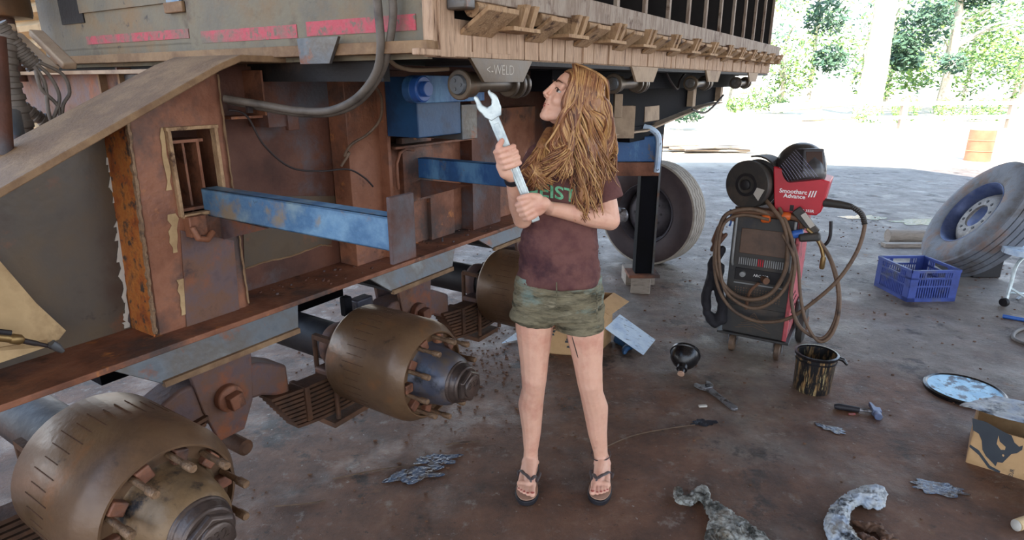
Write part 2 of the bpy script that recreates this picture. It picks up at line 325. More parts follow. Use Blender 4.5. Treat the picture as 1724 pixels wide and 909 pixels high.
def blob(mb, name, m_, parent, vox=.006, it=6, disp=None, fac=.5):
    o = mb.build(name, m_, parent)
    bake(o, [('REMESH', dict(mode='VOXEL', voxel_size=vox, use_smooth_shade=True)), ('SMOOTH', dict(iterations=it, factor=fac))])
    if disp:
        me = o.data; off = TLOC.get(o.name, Vector())
        ns = [v.normal.copy() for v in me.vertices]
        for v, nn in zip(me.vertices, ns): v.co += nn*disp(v.co+off)
        me.update()
    return o
def text_mesh(txt, size, o, right, up, off=.0015, depth=.001, align='CENTER', shear=0, bold=0):
    cu = bpy.data.curves.new('t', 'FONT'); cu.body = txt; cu.size = size; cu.extrude = depth; cu.align_x = align; cu.shear = shear; cu.offset = bold; cu.resolution_u = 3
    ob = bpy.data.objects.new('t', cu); COL.objects.link(ob); bpy.context.view_layer.update()
    me = bpy.data.meshes.new_from_object(ob.evaluated_get(bpy.context.evaluated_depsgraph_get()))
    nrm = Vector(right).cross(Vector(up)).normalized(); mb = M(); o = Vector(o)
    mb.add([o+Vector(right)*v.co.x+Vector(up)*v.co.y+nrm*(v.co.z+off) for v in me.vertices], [tuple(p.vertices) for p in me.polygons])
    bpy.data.objects.remove(ob); bpy.data.meshes.remove(me); return mb
def copy_tree(o, parent=None):
    c = o.copy(); COL.objects.link(c); c.parent = parent; TLOC[c.name] = TLOC.get(o.name, Vector())
    for ch in [x for x in bpy.data.objects if x.parent == o]: copy_tree(ch, c)
    return c

# ================================================================ SETTING
g = M(); g.add([(-60, -15, 0), (90, -15, 0), (90, 120, 0), (-60, 120, 0)], [(0, 1, 2, 3)])
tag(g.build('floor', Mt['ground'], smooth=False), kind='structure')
# open shed roof overhead: its edge throws the shade line on the yard
r_ = M(); r_.prism([(-3.5, -8, 5), (8.2, -8, 5), (8.0, 5.6, 5), (6.9, 8.4, 5), (4.4, 9.3, 5), (-3.5, 9.4, 5)], (0, 0, .12))
tag(r_.build('ceiling', Mt['roofm'], smooth=False), kind='structure')

# ================================================================ TRAILER CHASSIS
exec_parts = []
ch = thing('trailer_chassis', W(1.2, -2.0, 0), 'rust brown welded steel trailer chassis with gooseneck flange, blue outriggers and bare brake drums', 'trailer')
WV = -2.15
# gooseneck + low web outline (u,z)
top = [(-.55, .80), (.58, 1.325), (1.22, 1.635), (1.30, 1.665), (3.95, 1.665)]
def topz(u):
    for (a, b_), (c, d) in zip(top, top[1:]):
        if a <= u <= c: return b_+(d-b_)*(u-a)/(c-a)
    return top[-1][1]
m = M(); poly = [W(-.55, WV, .785)]+[W(a, WV, b_) for a, b_ in top]+[W(3.95, WV, .785)]
m.prism(poly, -V*.012); web = m.build('web_plate', Mt['rust_dark'], ch)
# bare mill steel area of the web with its torn paint edge (front plate)
def jag(P, amp, n_=12):
    out = []
    for a, b_ in zip(P, P[1:]):
        for k in range(n_):
            t = k/n_; d = (b_-a); q = Vector((-d.y, d.x)).normalized() if False else None
            out.append(a.lerp(b_, t)+U*random.uniform(-amp, amp)+Z*random.uniform(-amp, amp)*.4)
    out.append(P[-1]); return out
e0 = [PV(x, y, WV+.004) for x, y in ((186, 228), (193, 300), (201, 380), (208, 450), (214, 520), (217, 550))]
right = jag(e0, .004, 6)
m = M(); m.prism([W(-.5, WV+.003, .80), W(.4, WV+.003, .80)]+[PV(110, 600, WV+.003), PV(228, 552, WV+.003)]+right[::-1]+[W(.975, WV+.003, topz(.975)-.03), W(.4, WV+.003, topz(.4)-.02), W(-.5, WV+.003, topz(-.5)-.02)], -V*.004)
m.build('bare_plate', Mt['mill'], ch)
m = M()
for a, b_ in zip(right, right[1:]):
    w1, w2 = random.uniform(.006, .022), random.uniform(.006, .022)
    m.prism([a+V*.002, b_+V*.002, b_+V*.002-U*w2*.9, a+V*.002-U*w1*.9], V*.003)
m.build('paint_edge', Mt['whitedirty'], ch)
# rusty boxed post (240..405 px) standing proud of the web, with window
BV = -2.0
m = M()
wu0, wu1, wz0, wz1 = 1.075, 1.235, 1.17, 1.455
zt0, zt1 = topz(.99), topz(1.27)
def facepoly(m, P): m.prism([W(u, BV, z) for u, z in P], -V*.012)
facepoly(m, [(.93, .79), (wu0, .79), (wu0, topz(wu0)-.01), (.99, topz(.99)-.01), (.96, topz(.96)-.01)])
facepoly(m, [(wu0, .79), (wu1, .79), (wu1, wz0), (wu0, wz0)])
facepoly(m, [(wu0, wz1), (wu1, wz1), (wu1, topz(wu1)-.01), (wu0, topz(wu0)-.01)])
facepoly(m, [(wu1, .79), (1.275, .79), (1.275, topz(1.27)-.01), (wu1, topz(wu1)-.01)])
m.prism([W(.93, BV, .79), W(.96, BV, topz(.95)-.01), W(.96, WV, topz(.95)-.01), W(.93, WV, .79)], U*.012)
m.prism([W(1.275, BV, .79), W(1.275, BV, topz(1.27)-.01), W(1.275, WV, topz(1.27)-.01), W(1.275, WV, .79)], -U*.012)
m.build('boxed_post', Mt['rust'], ch)
m = M()   # window rim
for a, b_ in (((wu0, wz0), (wu0, wz1)), ((wu1, wz0), (wu1, wz1)), ((wu0-.01, wz1), (wu1+.01, wz1)), ((wu0, wz0), (wu1, wz0))):
    m.bar(W(a[0], BV+.002, a[1]), W(b_[0], BV+.002, b_[1]), .012, .03, V)
m.build('window_rim', Mt['bracket'], ch, .002)
m = M()   # I-section seen inside the opening
m.ub(1.10, 1.20, -2.10, -2.085, 1.40, 1.415); m.ub(1.095, 1.107, -2.14, -2.04, 1.17, 1.41); m.ub(1.145, 1.153, -2.14, -2.05, 1.17, 1.405); m.ub(1.19, 1.20, -2.14, -2.04, 1.17, 1.41)
m.ub(1.08, 1.21, -2.14, -2.03, 1.405, 1.415); m.ub(1.08, 1.21, -2.14, -2.02, 1.18, 1.19)
m.build('inner_stiffener', Mt['rust'], ch)
# orange rust strip and weld beads
m = M(); m.prism([W(.925, BV-.004, .79), W(.957, BV-.004, topz(.95)-.012), W(.957, WV, topz(.95)-.012), W(.925, WV, .79)], U*.006); m.build('rusted_side', Mt['rust_orange'], ch)
def weld(a, b_, r=.006, n_=40, name='weld_bead', mt_='rust_orange'):
    m = M(); P = [a.lerp(b_, i/n_)+V*random.uniform(-.001, .001)+U*random.uniform(-.002, .002) for i in range(n_+1)]
    m.tube(P, [r*random.uniform(.6, 1.25) for _ in P], 6); return m.build(name, Mt[mt_], ch)
weld(W(.928, BV+.002, .80), W(.962, BV+.002, topz(.96)-.02), .008, 60, mt_='stud')
weld(W(1.275, BV+.002, .80), W(1.277, BV+.002, topz(1.27)-.03), .004, 40, mt_='flange')
weld(W(1.87, -2.06, .80), W(1.87, -2.06, 1.62), .004, 40, mt_='flange')
for (x0, y0, x1, y1, w_) in ((290, 360, 296, 425, .02), (303, 470, 309, 530, .014), (272, 215, 285, 320, .012)):
    a, b_ = PV(x0, y0, BV+.002), PV(x1, y1, BV+.002); n_ = 7
    Lf = [a.lerp(b_, i/n_)-U*random.uniform(.2, 1)*w_ for i in range(n_+1)]; Rt = [a.lerp(b_, i/n_)+U*random.uniform(.2, 1)*w_ for i in range(n_+1)]
    m = M(); m.prism(Lf+Rt[::-1], V*.0015); m.build('torch_scorch', Mt['cardrib'], ch)
# flanges
def flange(name, P, v0, v1, th, mt_, below=True):
    m = M(); L = [W(u, 0, z) for u, z in P]; R = [W(u, 0, z-th) for u, z in P]
    m.rings([[l+V*v0, l+V*v1, r+V*v1, r+V*v0] for l, r in zip(L, R)]); return m.build(name, Mt[mt_], ch, .003)
flange('top_flange', [(a, b_+.02) for a, b_ in top[:-1]]+[(1.75, 1.685)], -2.28, -1.89, .022, 'flange')
m = M(); m.ub(1.75, 3.95, -2.28, -1.95, 1.65, 1.67); m.build('top_flange', Mt['rust_dark'], ch)
flange('bottom_flange', [(-.6, .79), (3.95, .79)], -2.28, -1.89, .02, 'rust')
m = M()
for k in range(60):
    u = random.uniform(1.2, 2.9); v = random.uniform(-2.1, -1.93); r = random.uniform(.003, .007); m.ell(W(u, v, .79+r*.6), U*r*1.5, V*r, Z*r, 3, 5)
tag(m.build('rust_flake', Mt['rust_dark'], ch), kind='stuff')
# lower patch panel on post, stiffeners, uprights
m = M(); m.prism([PV(305, 388, BV+.006), PV(394, 405, BV+.006), PV(404, 530, BV+.006), PV(315, 556, BV+.006)], -V*.01); m.build('patch_plate', Mt['hanger'], ch, .001)
m = M(); m.prism([PU(342, 360, 1.21), PU(450, 385, 1.21), PU(345, 411, 1.21)], U*.01); m.build('gusset', Mt['hanger'], ch)
m = M(); m.ub(1.86, 2.06, -2.14, -2.03, .79, 1.66); m.ub(2.05, 2.07, -2.14, -1.98, .79, 1.66); m.build('upright_post', Mt['rust'], ch, .002)
m = M(); m.ub(2.10, 2.72, -2.14, -2.08, .79, 1.31); m.ub(2.10, 2.72, -2.12, -1.98, 1.30, 1.312); m.build('side_panel', Mt['rust'], ch, .002)
m = M(); m.ub(2.22, 2.44, -2.09, -2.05, 1.02, 1.34); m.build('mount_plate', Mt['rust'], ch, .002)
m = M(); m.ub(2.72, 3.0, -2.14, -2.0, .79, 1.62); m.build('upright_post', Mt['rust_dark'], ch, .002)
m = M(); m.ub(3.0, 3.5, -2.14, -2.06, .79, 1.45); m.build('side_panel', Mt['rust'], ch, .002)
m = M(); m.ub(2.42, 2.62, -2.1, -2.055, .79, 1.04); m.build('side_panel', Mt['rust'], ch, .002)
m = M(); m.ub(1.29, 2.9, -2.14, -2.13, 1.46, 1.655); m.build('web_doubler', Mt['rust_dark'], ch)
m = M(); m.tube([PV(x, y, -2.0) for x, y in ((697, 252), (683, 251), (673, 258), (668, 275), (669, 300), (671, 318))], .008, 8); m.build('bent_rod', Mt['rust'], ch)
m = M(); m.ub(1.47, 1.60, -2.14, -2.02, 1.435, 1.50); m.ub(1.55, 1.60, -2.03, -2.01, 1.42, 1.50); m.build('cable_bracket', Mt['rust_dark'], ch, .002)
m = M(); m.ub(1.34, 1.52, -2.14, -2.05, 1.47, 1.48); m.ub(1.46, 1.468, -2.14, -2.02, 1.48, 1.64); m.build('cable_bracket', Mt['rust'], ch, .001)
m = M(); m.ub(1.08, 1.14, -2.0, -1.96, 1.10, 1.17); m.tube([W(1.08, -1.95, 1.14), W(1.09, -1.94, 1.10), W(1.12, -1.94, 1.09), W(1.15, -1.95, 1.11)], .012, 8); m.build('hinge_lug', Mt['rust'], ch, .003)
# grey mill patch on lower web with torch-cut edge
P = [PV(x, y, WV+.004) for x, y in ((408, 330), (570, 330), (558, 410), (520, 420), (490, 432), (450, 440), (412, 452))]
m = M(); m.prism(P, -V*.003); m.build('bare_patch', Mt['mill'], ch)
m = M(); Q = jag([PV(x, y, WV+.006) for x, y in ((412, 452), (450, 440), (490, 432), (520, 420), (540, 412), (558, 414))], .004, 5); m.tube(Q, .0035, 5); m.build('cut_edge', Mt['flange'], ch)
m = M(); m.prism([PV(x, y, WV+.004) for x, y in ((450, 300), (570, 285), (580, 350), (470, 335))], -V*.003)
# blue outrigger beams: channel (web + two flanges)
def outrigger(u, v0, v1, z0, z1, mt_, plate=True, slope=0):
    m = M(); Z0, Z1 = z0, z1
    m.ub(u, u+.012, v0, v1, Z0, Z1); m.ub(u, u+.06, v0, v1, Z1-.008, Z1); m.ub(u, u+.06, v0, v1, Z0, Z0+.008)
    o = m.build('outrigger_beam', Mt[mt_], ch, .003)
    if plate: m = M(); m.ub(u-.02, u+.075, v1, v1+.014, z0-.03, z1+.06); m.build('end_plate', Mt['rust_dark'], ch, .003)
outrigger(1.17, -2.02, -1.13, 1.155, 1.25, 'blue_worn')
outrigger(2.33, -2.08, -1.15, 1.135, 1.235, 'blue')
m = M(); m.prism([PU(x, y, 2.34) for x, y in ((688, 300), (790, 312), (690, 338))], U*.01); m.build('gusset', Mt['rust_dark'], ch)
# blue hinge box under the bin
m = M(); m.ub(2.0, 2.30, -1.93, -1.75, 1.37, 1.62); m.build('hinge_box', Mt['bluebox'], ch, .004)
m = M(); m.ub(2.30, 2.42, -2.1, -1.745, 1.34, 1.50); m.build('box_end_plate', Mt['greyplate'], ch, .003)
m = M(); lk = [(2.0, 1.58, .052), (2.30, 1.585, .05)]
P = [W(1.95+.055*cos(a), -1.70, 1.57+.055*sin(a)) for a in [pi/2+i*pi/8 for i in range(9)]]+[W(2.42, -1.70, 1.515), W(2.42, -1.70, 1.625)]
m.prism(P, -V*.04); m.build('hinge_link', Mt['blue'], ch, .003)
m = M(); m.lathe([(.001, 0), (.052, 0), (.052, .03), (.046, .036), (.03, .036), (.03, .055), (.027, .058), (.001, .058)], W(1.95, -1.70, 1.572), V, 28); m.build('hinge_pin', Mt['bluepin'], ch)
# tipping pins on the rail hinges (brown/grey discs)
def pin(u, first=False):
    m = M()
    for k, (du, r, t) in enumerate(((.0, .050, .02), (.02, .042, .05), (.30, .046, .02), (.345, .052, .018), (.385, .048, .018))):
        m.lathe([(.001, 0), (r*.93, 0), (r, .003), (r, t-.003), (r*.93, t), (.001, t)], W(u+du, -1.30, 1.59), U, 28)
    m.lathe([(.026, 0), (.026, .4)], W(u, -1.30, 1.59), U, 16)
    o = m.build('tipping_pin', Mt['mill'], ch)
    m = M(); m.lathe([(.001, -.012), (.03, -.012), (.034, -.004), (.034, 0)], W(u, -1.30, 1.59), U, 20)
    for k in range(3): a = k*2.1; m.lathe([(.001, 0), (.006, 0), (.006, .004)], W(u-.016, -1.30, 1.59)+V*cos(a)*.016+Z*sin(a)*.016, U, 8)
    m.build('pin_cap', Mt['greyplate'], o)
for u in (1.70, 2.98, 4.28, 5.55): pin(u)
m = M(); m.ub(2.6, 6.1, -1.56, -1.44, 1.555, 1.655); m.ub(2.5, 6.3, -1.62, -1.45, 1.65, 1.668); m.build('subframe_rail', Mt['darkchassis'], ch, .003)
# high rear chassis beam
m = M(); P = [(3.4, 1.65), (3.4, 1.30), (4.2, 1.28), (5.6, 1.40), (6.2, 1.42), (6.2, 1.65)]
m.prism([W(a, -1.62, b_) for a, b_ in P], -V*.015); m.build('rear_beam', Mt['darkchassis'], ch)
m = M(); L = [(3.4, 1.29), (4.2, 1.275), (5.6, 1.395), (6.2, 1.415)]
m.rings([[W(a, -1.72, b_), W(a, -1.55, b_), W(a, -1.55, b_-.012), W(a, -1.72, b_-.012)] for a, b_ in L]); m.build('rear_flange', Mt['beige'], ch)
m = M(); m.ub(5.25, 5.33, -1.61, -1.56, 1.40, 1.60); m.build('rear_stiffener', Mt['beige'], ch); m = M(); m.ub(6.12, 6.2, -1.61, -1.56, 1.42, 1.6); m.build('rear_stiffener', Mt['beige'], ch)
m = M(); m.prism([PU(x, y, 4.3) for x, y in ((1068, 168), (1086, 180), (1086, 205), (1070, 215), (1060, 215))], U*.3); m.build('rear_gusset', Mt['beige'], ch)
m = M(); m.obox(PY(1040, 205, 4.0), X*.10, Y*.05, Z*.10); m.build('rear_gusset', Mt['beige'], ch)
m = M(); m.obox(PY(1040, 178, 3.9), X*.025, Y*.03, Z*.07); m.build('valve_block', Mt['beige'], ch, .003)
# rear landing leg and its blue cross box
lg = PZ(1080, 462, .13)
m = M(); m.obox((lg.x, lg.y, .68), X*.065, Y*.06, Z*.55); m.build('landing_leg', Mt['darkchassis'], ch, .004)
m = M(); m.obox((lg.x+.072, lg.y-.058, .68), X*.008, Y*.008, Z*.55); m.build('leg_edge', Mt['greyplate'], ch)
m = M(); m.obox((lg.x, lg.y-.01, .145), X*.12, Y*.10, Z*.012); m.build('foot_plate', Mt['rust'], ch)
m = M(); m.obox((lg.x-.28, lg.y-.1, 1.13), X*.33, Y*.04, Z*.09); m.build('leg_box', Mt['blue'], ch, .006)
m = M(); m.obox((lg.x-.28, lg.y-.1, .985), X*.33, Y*.035, Z*.05); m.build('leg_box', Mt['rust'], ch, .004)
m = M(); m.tube(spline([(lg.x-.09, lg.y-.16, 1.29), (lg.x-.03, lg.y-.18, 1.27), (lg.x+.02, lg.y-.18, 1.20), (lg.x+.02, lg.y-.18, .97)]), .022, 8); m.build('grab_hook', Mt['paper'], ch)
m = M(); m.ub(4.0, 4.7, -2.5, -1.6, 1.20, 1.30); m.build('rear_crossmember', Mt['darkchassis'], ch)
m = M(); m.tube([(lg.x-.40, lg.y-.12, .78), (lg.x-.22, lg.y-.12, .67)], .02, 8); m.lathe([(.03, -.02), (.055, -.01), (.055, .01), (.03, .02)], (lg.x-.2, lg.y-.13, .64), X+Y*.5, 14); m.build('crank_rod', Mt['steel'], ch)
# second chassis beam and crossmembers behind
m = M(); m.prism([W(1.44, -3.0, .80), W(1.44, -3.0, 1.66), W(3.95, -3.0, 1.66), W(3.95, -3.0, .80)], -V*.015); m.ub(1.44, 3.95, -3.2, -2.9, .78, .80); m.build('far_web', Mt['rust_dark'], ch)
m = M(); m.ub(3.93, 3.95, -3.0, -2.1, .80, 1.65); m.ub(2.5, 2.52, -3.0, -2.1, 1.0, 1.6); m.build('crossmember', Mt['rust_dark'], ch)
# lateral box crossmember at upper left
m = M(); m.ub(1.36, 1.42, -4.1, -2.2, 1.43, 1.63); m.build('front_crossmember', Mt['hanger'], ch)
m = M(); m.ub(1.28, 1.46, -4.1, -2.2, 1.63, 1.645); m.ub(1.28, 1.46, -4.1, -2.2, 1.42, 1.432); m.build('crossmember_flange', Mt['beige'], ch)
m = M(); m.ub(1.35, 1.36, -2.77, -2.2, 1.435, 1.628); m.build('crossmember_panel', Mt['greyplate'], ch)
for v_ in (-2.95, -2.78): m = M(); m.ub(1.33, 1.36, v_, v_+.015, 1.43, 1.63); m.build('crossmember_rib', Mt['flange'], ch)
# hydraulic ram, arms
rc = W(1.25, -3.66, 0)
m = M(); m.lathe([(.001, 2.9), (.16, 2.9), (.16, 1.90), (.155, 1.885), (.12, 1.88)], rc, Z, 36); ram = m.build('hydraulic_ram', Mt['drum'], ch)
m = M(); m.lathe([(.085, 1.89), (.085, 1.60)], rc, Z, 24); m.build('ram_rod', Mt['hanger'], ram)
for a, b_ in ((PU(25, 60, 1.2), PU(88, 118, 1.2)), (PU(60, 55, 1.28), PU(118, 112, 1.28)), (PU(-15, 70, 1.15), PU(15, 45, 1.15))):
    m = M(); m.bar(a, b_, .03, .055, U); m.build('ram_arm', Mt['beige'], ch, .006)
m = M()
for k in range(22): z = 1.2+.09*k; m.prism([W(1.60, -6.0, z), W(1.60, -3.76, z), W(1.56, -3.76, z+.03), W(1.56, -3.76, z+.055), W(1.60, -3.76, z+.085), W(1.60, -6.0, z+.085)], U*.02) if False else m.rings([[W(1.60, v, z), W(1.55, v, z+.03), W(1.55, v, z+.06), W(1.60, v, z+.09), W(1.62, v, z+.045)] for v in (-6.2, -3.72)])
m.build('ribbed_tank', Mt['cardrib'], ch)
# brake drums
def drum(u, z, hubm, studs=10, vis=True):
    o = Vector(W(u, 0, z)); vo = -1.35
    ax = V
    prof = [(.001, -.53), (.19, -.53), (.205, -.52), (.213, -.505), (.213, -.19), (.208, -.165), (.186, -.125), (.178, -.115), (.172, -.115), (.170, -.135), (.001, -.135)]
    m = M(); m.lathe(prof, o+V*vo, ax, 64); d = m.build('brake_drum', Mt['drum'], ch, angle=50)
    m = M(); ns = 40
    for k in range(ns):
        a = 2*pi*k/ns; rad = (Z*cos(a)+U*sin(a)); tg = rad.cross(V)
        m.obox(o+V*(vo-.36)+rad*.2130, V*(.035+.03*((k*7)%5)/5), tg*.0012, rad*.001)
    m.build('cooling_slot', Mt['spring'], d).__setitem__('kind', 'stuff')
    m = M(); m.lathe([(.17, -.125), (.172, -.105), (.14, -.10), (.125, -.085), (.118, -.06), (.108, .0), (.10, .03), (.085, .05), (.07, .06), (.001, .06)], o+V*(vo-.04), ax, 40); h = m.build('wheel_hub', hubm, d)
    for k in range(10):
        m = M(); a = 2*pi*(k+.5)/10; c_ = o+V*(vo-.13)+(Z*cos(a)+U*sin(a))*.147; tg = (Z*cos(a)+U*sin(a)).cross(V)
        m.obox(c_, V*.02, tg*.018, (Z*cos(a)+U*sin(a))*.02); m.build('stud_boss', Mt['rust'], d, .004)
    for k in range(10):
        a = 2*pi*k/10+.15; c_ = o+(Z*cos(a)+U*sin(a))*.155
        m = M(); m.lathe([(.001, -.13), (.0085, -.13), (.0085, -.055), (.012, -.05), (.012, -.02), (.010, -.016), (.001, -.016)] , c_+V*vo, ax, 10); m.build('wheel_stud', Mt['stud'], d)
    m = M(); m.lathe([(.085, 0), (.085, .014), (.079, .02), (.079, .03), (.072, .04), (.072, .05), (.066, .055)], o+V*(vo-.0), ax, 40)
    m.lathe([(.001, .05), (.064, .05), (.066, .07), (.058, .078), (.001, .078)], o+V*vo, ax, 6)
    m.lathe([(.001, .07), (.048, .07), (.046, .084), (.04, .088), (.001, .088)], o+V*vo, ax, 30); cpo = m.build('hub_cap', Mt['nut'], d, .002)
    tm = text_mesh('332', .045, o+V*(vo+.089)-Z*.004, U, Z, 0, .002); tm.v = [p for p in tm.v]
    tm2 = text_mesh('332', .04, o+V*(vo+.088)-Z*.0, U, Z, 0, .002); tm2.build('cast_number', Mt['nut'], d)
    # axle tube inwards
    m = M(); m.lathe([(.088, -.53), (.088, -1.9)], o+V*vo, ax, 24); m.lathe([(.12, -.53), (.12, -.56), (.08, -.62)], o+V*vo, ax, 24); m.build('axle_tube', Mt['black'], ch)
    m = M(); m.lathe([(.095, -.62), (.104, -.64), (.104, -.67), (.095, -.69)], o+V*vo, ax, 20); m.build('axle_collar', Mt['hanger'], ch)
    return d
drum(.64, .525, Mt['hub']); drum(1.70, .468, Mt['hubblue']); drum(2.76, .475, Mt['hub'])
# leaf spring packs, clamps, hangers
SV = -1.95
def springs(u, z):
    m = M()
    for k in range(9):
        L = .40-.013*k; zz = z-.075-.021*k
        P = [W(u+t*L, SV, zz+.03*(t*t)) for t in [i/6-1 for i in range(13)]]
        m.rings([[p-V*.04, p+V*.04, p+V*.04-Z*.0135, p-V*.04-Z*.0135] for p in P])
    s = m.build('leaf_spring', Mt['spring'], ch, .001)
    m = M(); m.obox(W(u-.04, SV+.0, z-.285), U*.10, V*.075, Z*.012); m.build('spring_plate', Mt['spring'], s, .002)
    for du in (-.24, .24):
        m = M(); m.ub(u+du-.012, u+du+.012, SV-.052, SV+.052, z-.215, z-.06); m.build('rebound_clip', Mt['spring'], s, .003)
    for du in (-.10, .10):
        m = M()
        for dv in (-.055, .055): m.lathe([(.011, -.29), (.011, .09)], W(u+du, SV+dv, z), Z, 8)
        m.bar(W(u+du, SV-.055, z+.09), W(u+du, SV+.055, z+.09), .022, .022); m.build('u_bolt', Mt['spring'], s)
    m = M(); m.obox(W(u, SV, z-.06), U*.12, V*.05, Z*.014); m.build('axle_pad', Mt['hanger'], s, .008)
for u, z in ((.61, .525), (1.66, .47), (2.72, .475)): springs(u, z)
def hanger(u, z):
    m = M(); P = [(-.22, .06), (.12, .11), (.12, -.02), (.06, -.12), (.03, -.24), (-.03, -.26), (-.06, -.12), (-.2, 0)]
    m.prism([W(u+a, -1.92, z+b_) for a, b_ in [(-.13, .22), (.13, .22), (.10, -.06), (.05, -.16), (-.05, -.16), (-.09, -.02)]], -V*.02)
    m.prism([W(u+a, -2.07, z+b_) for a, b_ in [(-.13, .22), (.13, .22), (.10, -.06), (.05, -.16), (-.05, -.16), (-.09, -.02)]], -V*.02)
    h = m.build('spring_hanger', Mt['hanger'], ch, .004)
    m = M(); m.rings([[W(u+a, v, z+b_) for v, b_ in ((-1.93, c+.07), (-2.06, c+.07), (-2.06, c-.07), (-1.93, c-.07))] for a, c in ((-.27, -.03), (-.15, .02), (0, .02), (.15, .0), (.27, -.06))]); m.build('equaliser_arm', Mt['hanger'], h, .012)
    m = M(); m.lathe([(.05, -.0), (.05, .03), (.038, .035)], W(u, -1.92, z), V, 20); m.obox(W(u, -1.865, z), (U+Z*.15)*.026, V*.018, (Z-U*.15)*.026); m.lathe([(.001, .07), (.011, .07), (.011, .06)], W(u, -1.92, z), V, 10); m.build('pivot_nut', Mt['rust'], h, .004)
    m = M(); m.lathe([(.03, -.12), (.03, .05), (.02, .06)], W(u+.02, -1.93, z-.21), V, 14); m.build('pivot_bolt', Mt['spring'], h)
hanger(1.09, .515); hanger(2.12, .505); hanger(3.18, .49); hanger(.05, .49)
# grey trapezoid pads welded under the flange
def pad(P, mt_='greyplate'):
    m = M(); q = [W(u, v, z) for u, v, z in P]
    m.prism(q, -V*.012-Z*.002); m.build('spring_pad', Mt[mt_], ch, .002)
    m = M(); m.bar(q[1], q[2], .02, .02, V); m.build('pad_lip', Mt['flange'], ch)
    m = M(); m.ub(P[1][0], P[2][0], -2.15, P[1][1]-.02, P[1][2]-.0, P[1][2]+.012); m.build('pad_base', Mt['black'], ch)
pad([(.74, -1.90, .772), (.86, -1.86, .685), (1.38, -1.86, .685), (1.42, -1.90, .772)])
pad([(1.80, -1.90, .772), (1.90, -1.86, .685), (2.34, -1.86, .685), (2.42, -1.90, .772)])
pad([(2.62, -1.90, .772), (2.72, -1.86, .70), (3.3, -1.86, .70), (3.35, -1.90, .772)])
m = M(); m.obox(PV(583, 515, -1.95)*1.0, U*.02, V*.02, Z*.045); m.build('air_valve', Mt['darkchassis'], ch, .008); m = M(); m.obox(PV(608, 512, -2.0), U*.05, V*.03, Z*.035); m.build('air_valve', Mt['hubblue'], ch, .008)
m = M(); m.ub(.9, 2.1, -2.52, -2.42, .50, .60); m.build('torque_beam', Mt['darkchassis'], ch)
m = M(); m.prism([W(.30+a, -2.3, b_) for a, b_ in ((0, .76), (.09, .76), (.07, .60), (.03, .52), (-.04, .50), (-.01, .6))], -V*.03); m.build('brake_bracket', Mt['black'], ch)
# hoses on the chassis
def hose(P, r, mt_='hose', par=None, name='hydraulic_hose', seg=10):
    m = M(); m.tube(spline(P, 10), r, seg); return m.build(name, Mt[mt_], par or ch)
hose([PU(632, -30, 1.40), PU(637, 20, 1.41), PU(641, 80, 1.42), PU(632, 125, 1.44), PU(600, 165, 1.45), PU(555, 186, 1.44), PU(500, 186, 1.40), PU(440, 176, 1.34), PV(378, 166, -1.98)], .013)
hose([PU(656, -30, 1.42), PU(662, 20, 1.43), PU(654, 80, 1.44), PU(640, 125, 1.46), PU(605, 170, 1.47), PU(560, 190, 1.46), PU(505, 191, 1.43), PU(440, 181, 1.37), PV(385, 170, -2.02)], .012)
hose([PV(655, 100, -1.6), PV(670, 112, -1.6), PV(700, 118, -1.6), PV(755, 116, -1.55)], .008, 'beige')
hose([PV(628, 140, -1.8), PV(642, 165, -1.85), PV(640, 200, -1.9), PV(620, 225, -1.95), PV(592, 243, -2.0), PV(580, 262, -2.03), PV(588, 258, -2.02), PV(574, 280, -2.04)], .006, 'hosebrown', name='cable')
hose([PV(385, 185, -2.02), PV(415, 195, -2.0), PV(445, 245, -2.0), PV(490, 282, -2.0), PV(540, 288, -2.0), PV(585, 285, -1.98), PV(612, 298, -1.97), PV(628, 314, -1.97)], .004, 'wire', name='cable')
m = M(); m.bar(PV(418, 165, -1.93)-Z*.01, PV(420, 190, -1.93), .012, .02); m.build('hose_clip', Mt['wire'], ch)
# spiral wrapped hoses at far left
for k, (P, r) in enumerate((([(-5, 40), (20, 70), (42, 95), (60, 112)], .026), ([(10, 60), (12, 120), (28, 180), (48, 245)], .03), ([(30, 175), (60, 195), (90, 210), (115, 225)], .022), ([(-12, 60), (-4, 160), (2, 260)], .03))):
    vv = -2.5 if k != 3 else -2.2
    Pp = spline([PV(x, y, vv-.1*(k == 2)) for x, y in P], 30)
    rr = [r*(1.12 if (i // 5) % 2 == 0 else .95) for i in range(len(Pp))] if k != 3 else r
    m = M(); m.tube(Pp, rr, 12); m.build('wrapped_hose', Mt['hose'] if k != 3 else Mt['rust_dark'], ch)
hose([PV(20, 190, -2.4), PV(28, 230, -2.35), PV(35, 262, -2.3)], .024, 'greyplate')
for P in ([(62, 108), (85, 130), (100, 165), (88, 205), (84, 222)], [(58, 112), (75, 140), (82, 190), (92, 218)], [(66, 105), (105, 125), (117, 155), (106, 178), (104, 215)], [(60, 118), (70, 150), (98, 180), (101, 220)]):
    hose([PV(x, y, -2.42) for x, y in P], .006, 'hose')
m = M(); m.bar(PV(78, 226, -2.40), PV(96, 224, -2.40), .015, .02); m.build('hose_fitting', Mt['brass'], ch)

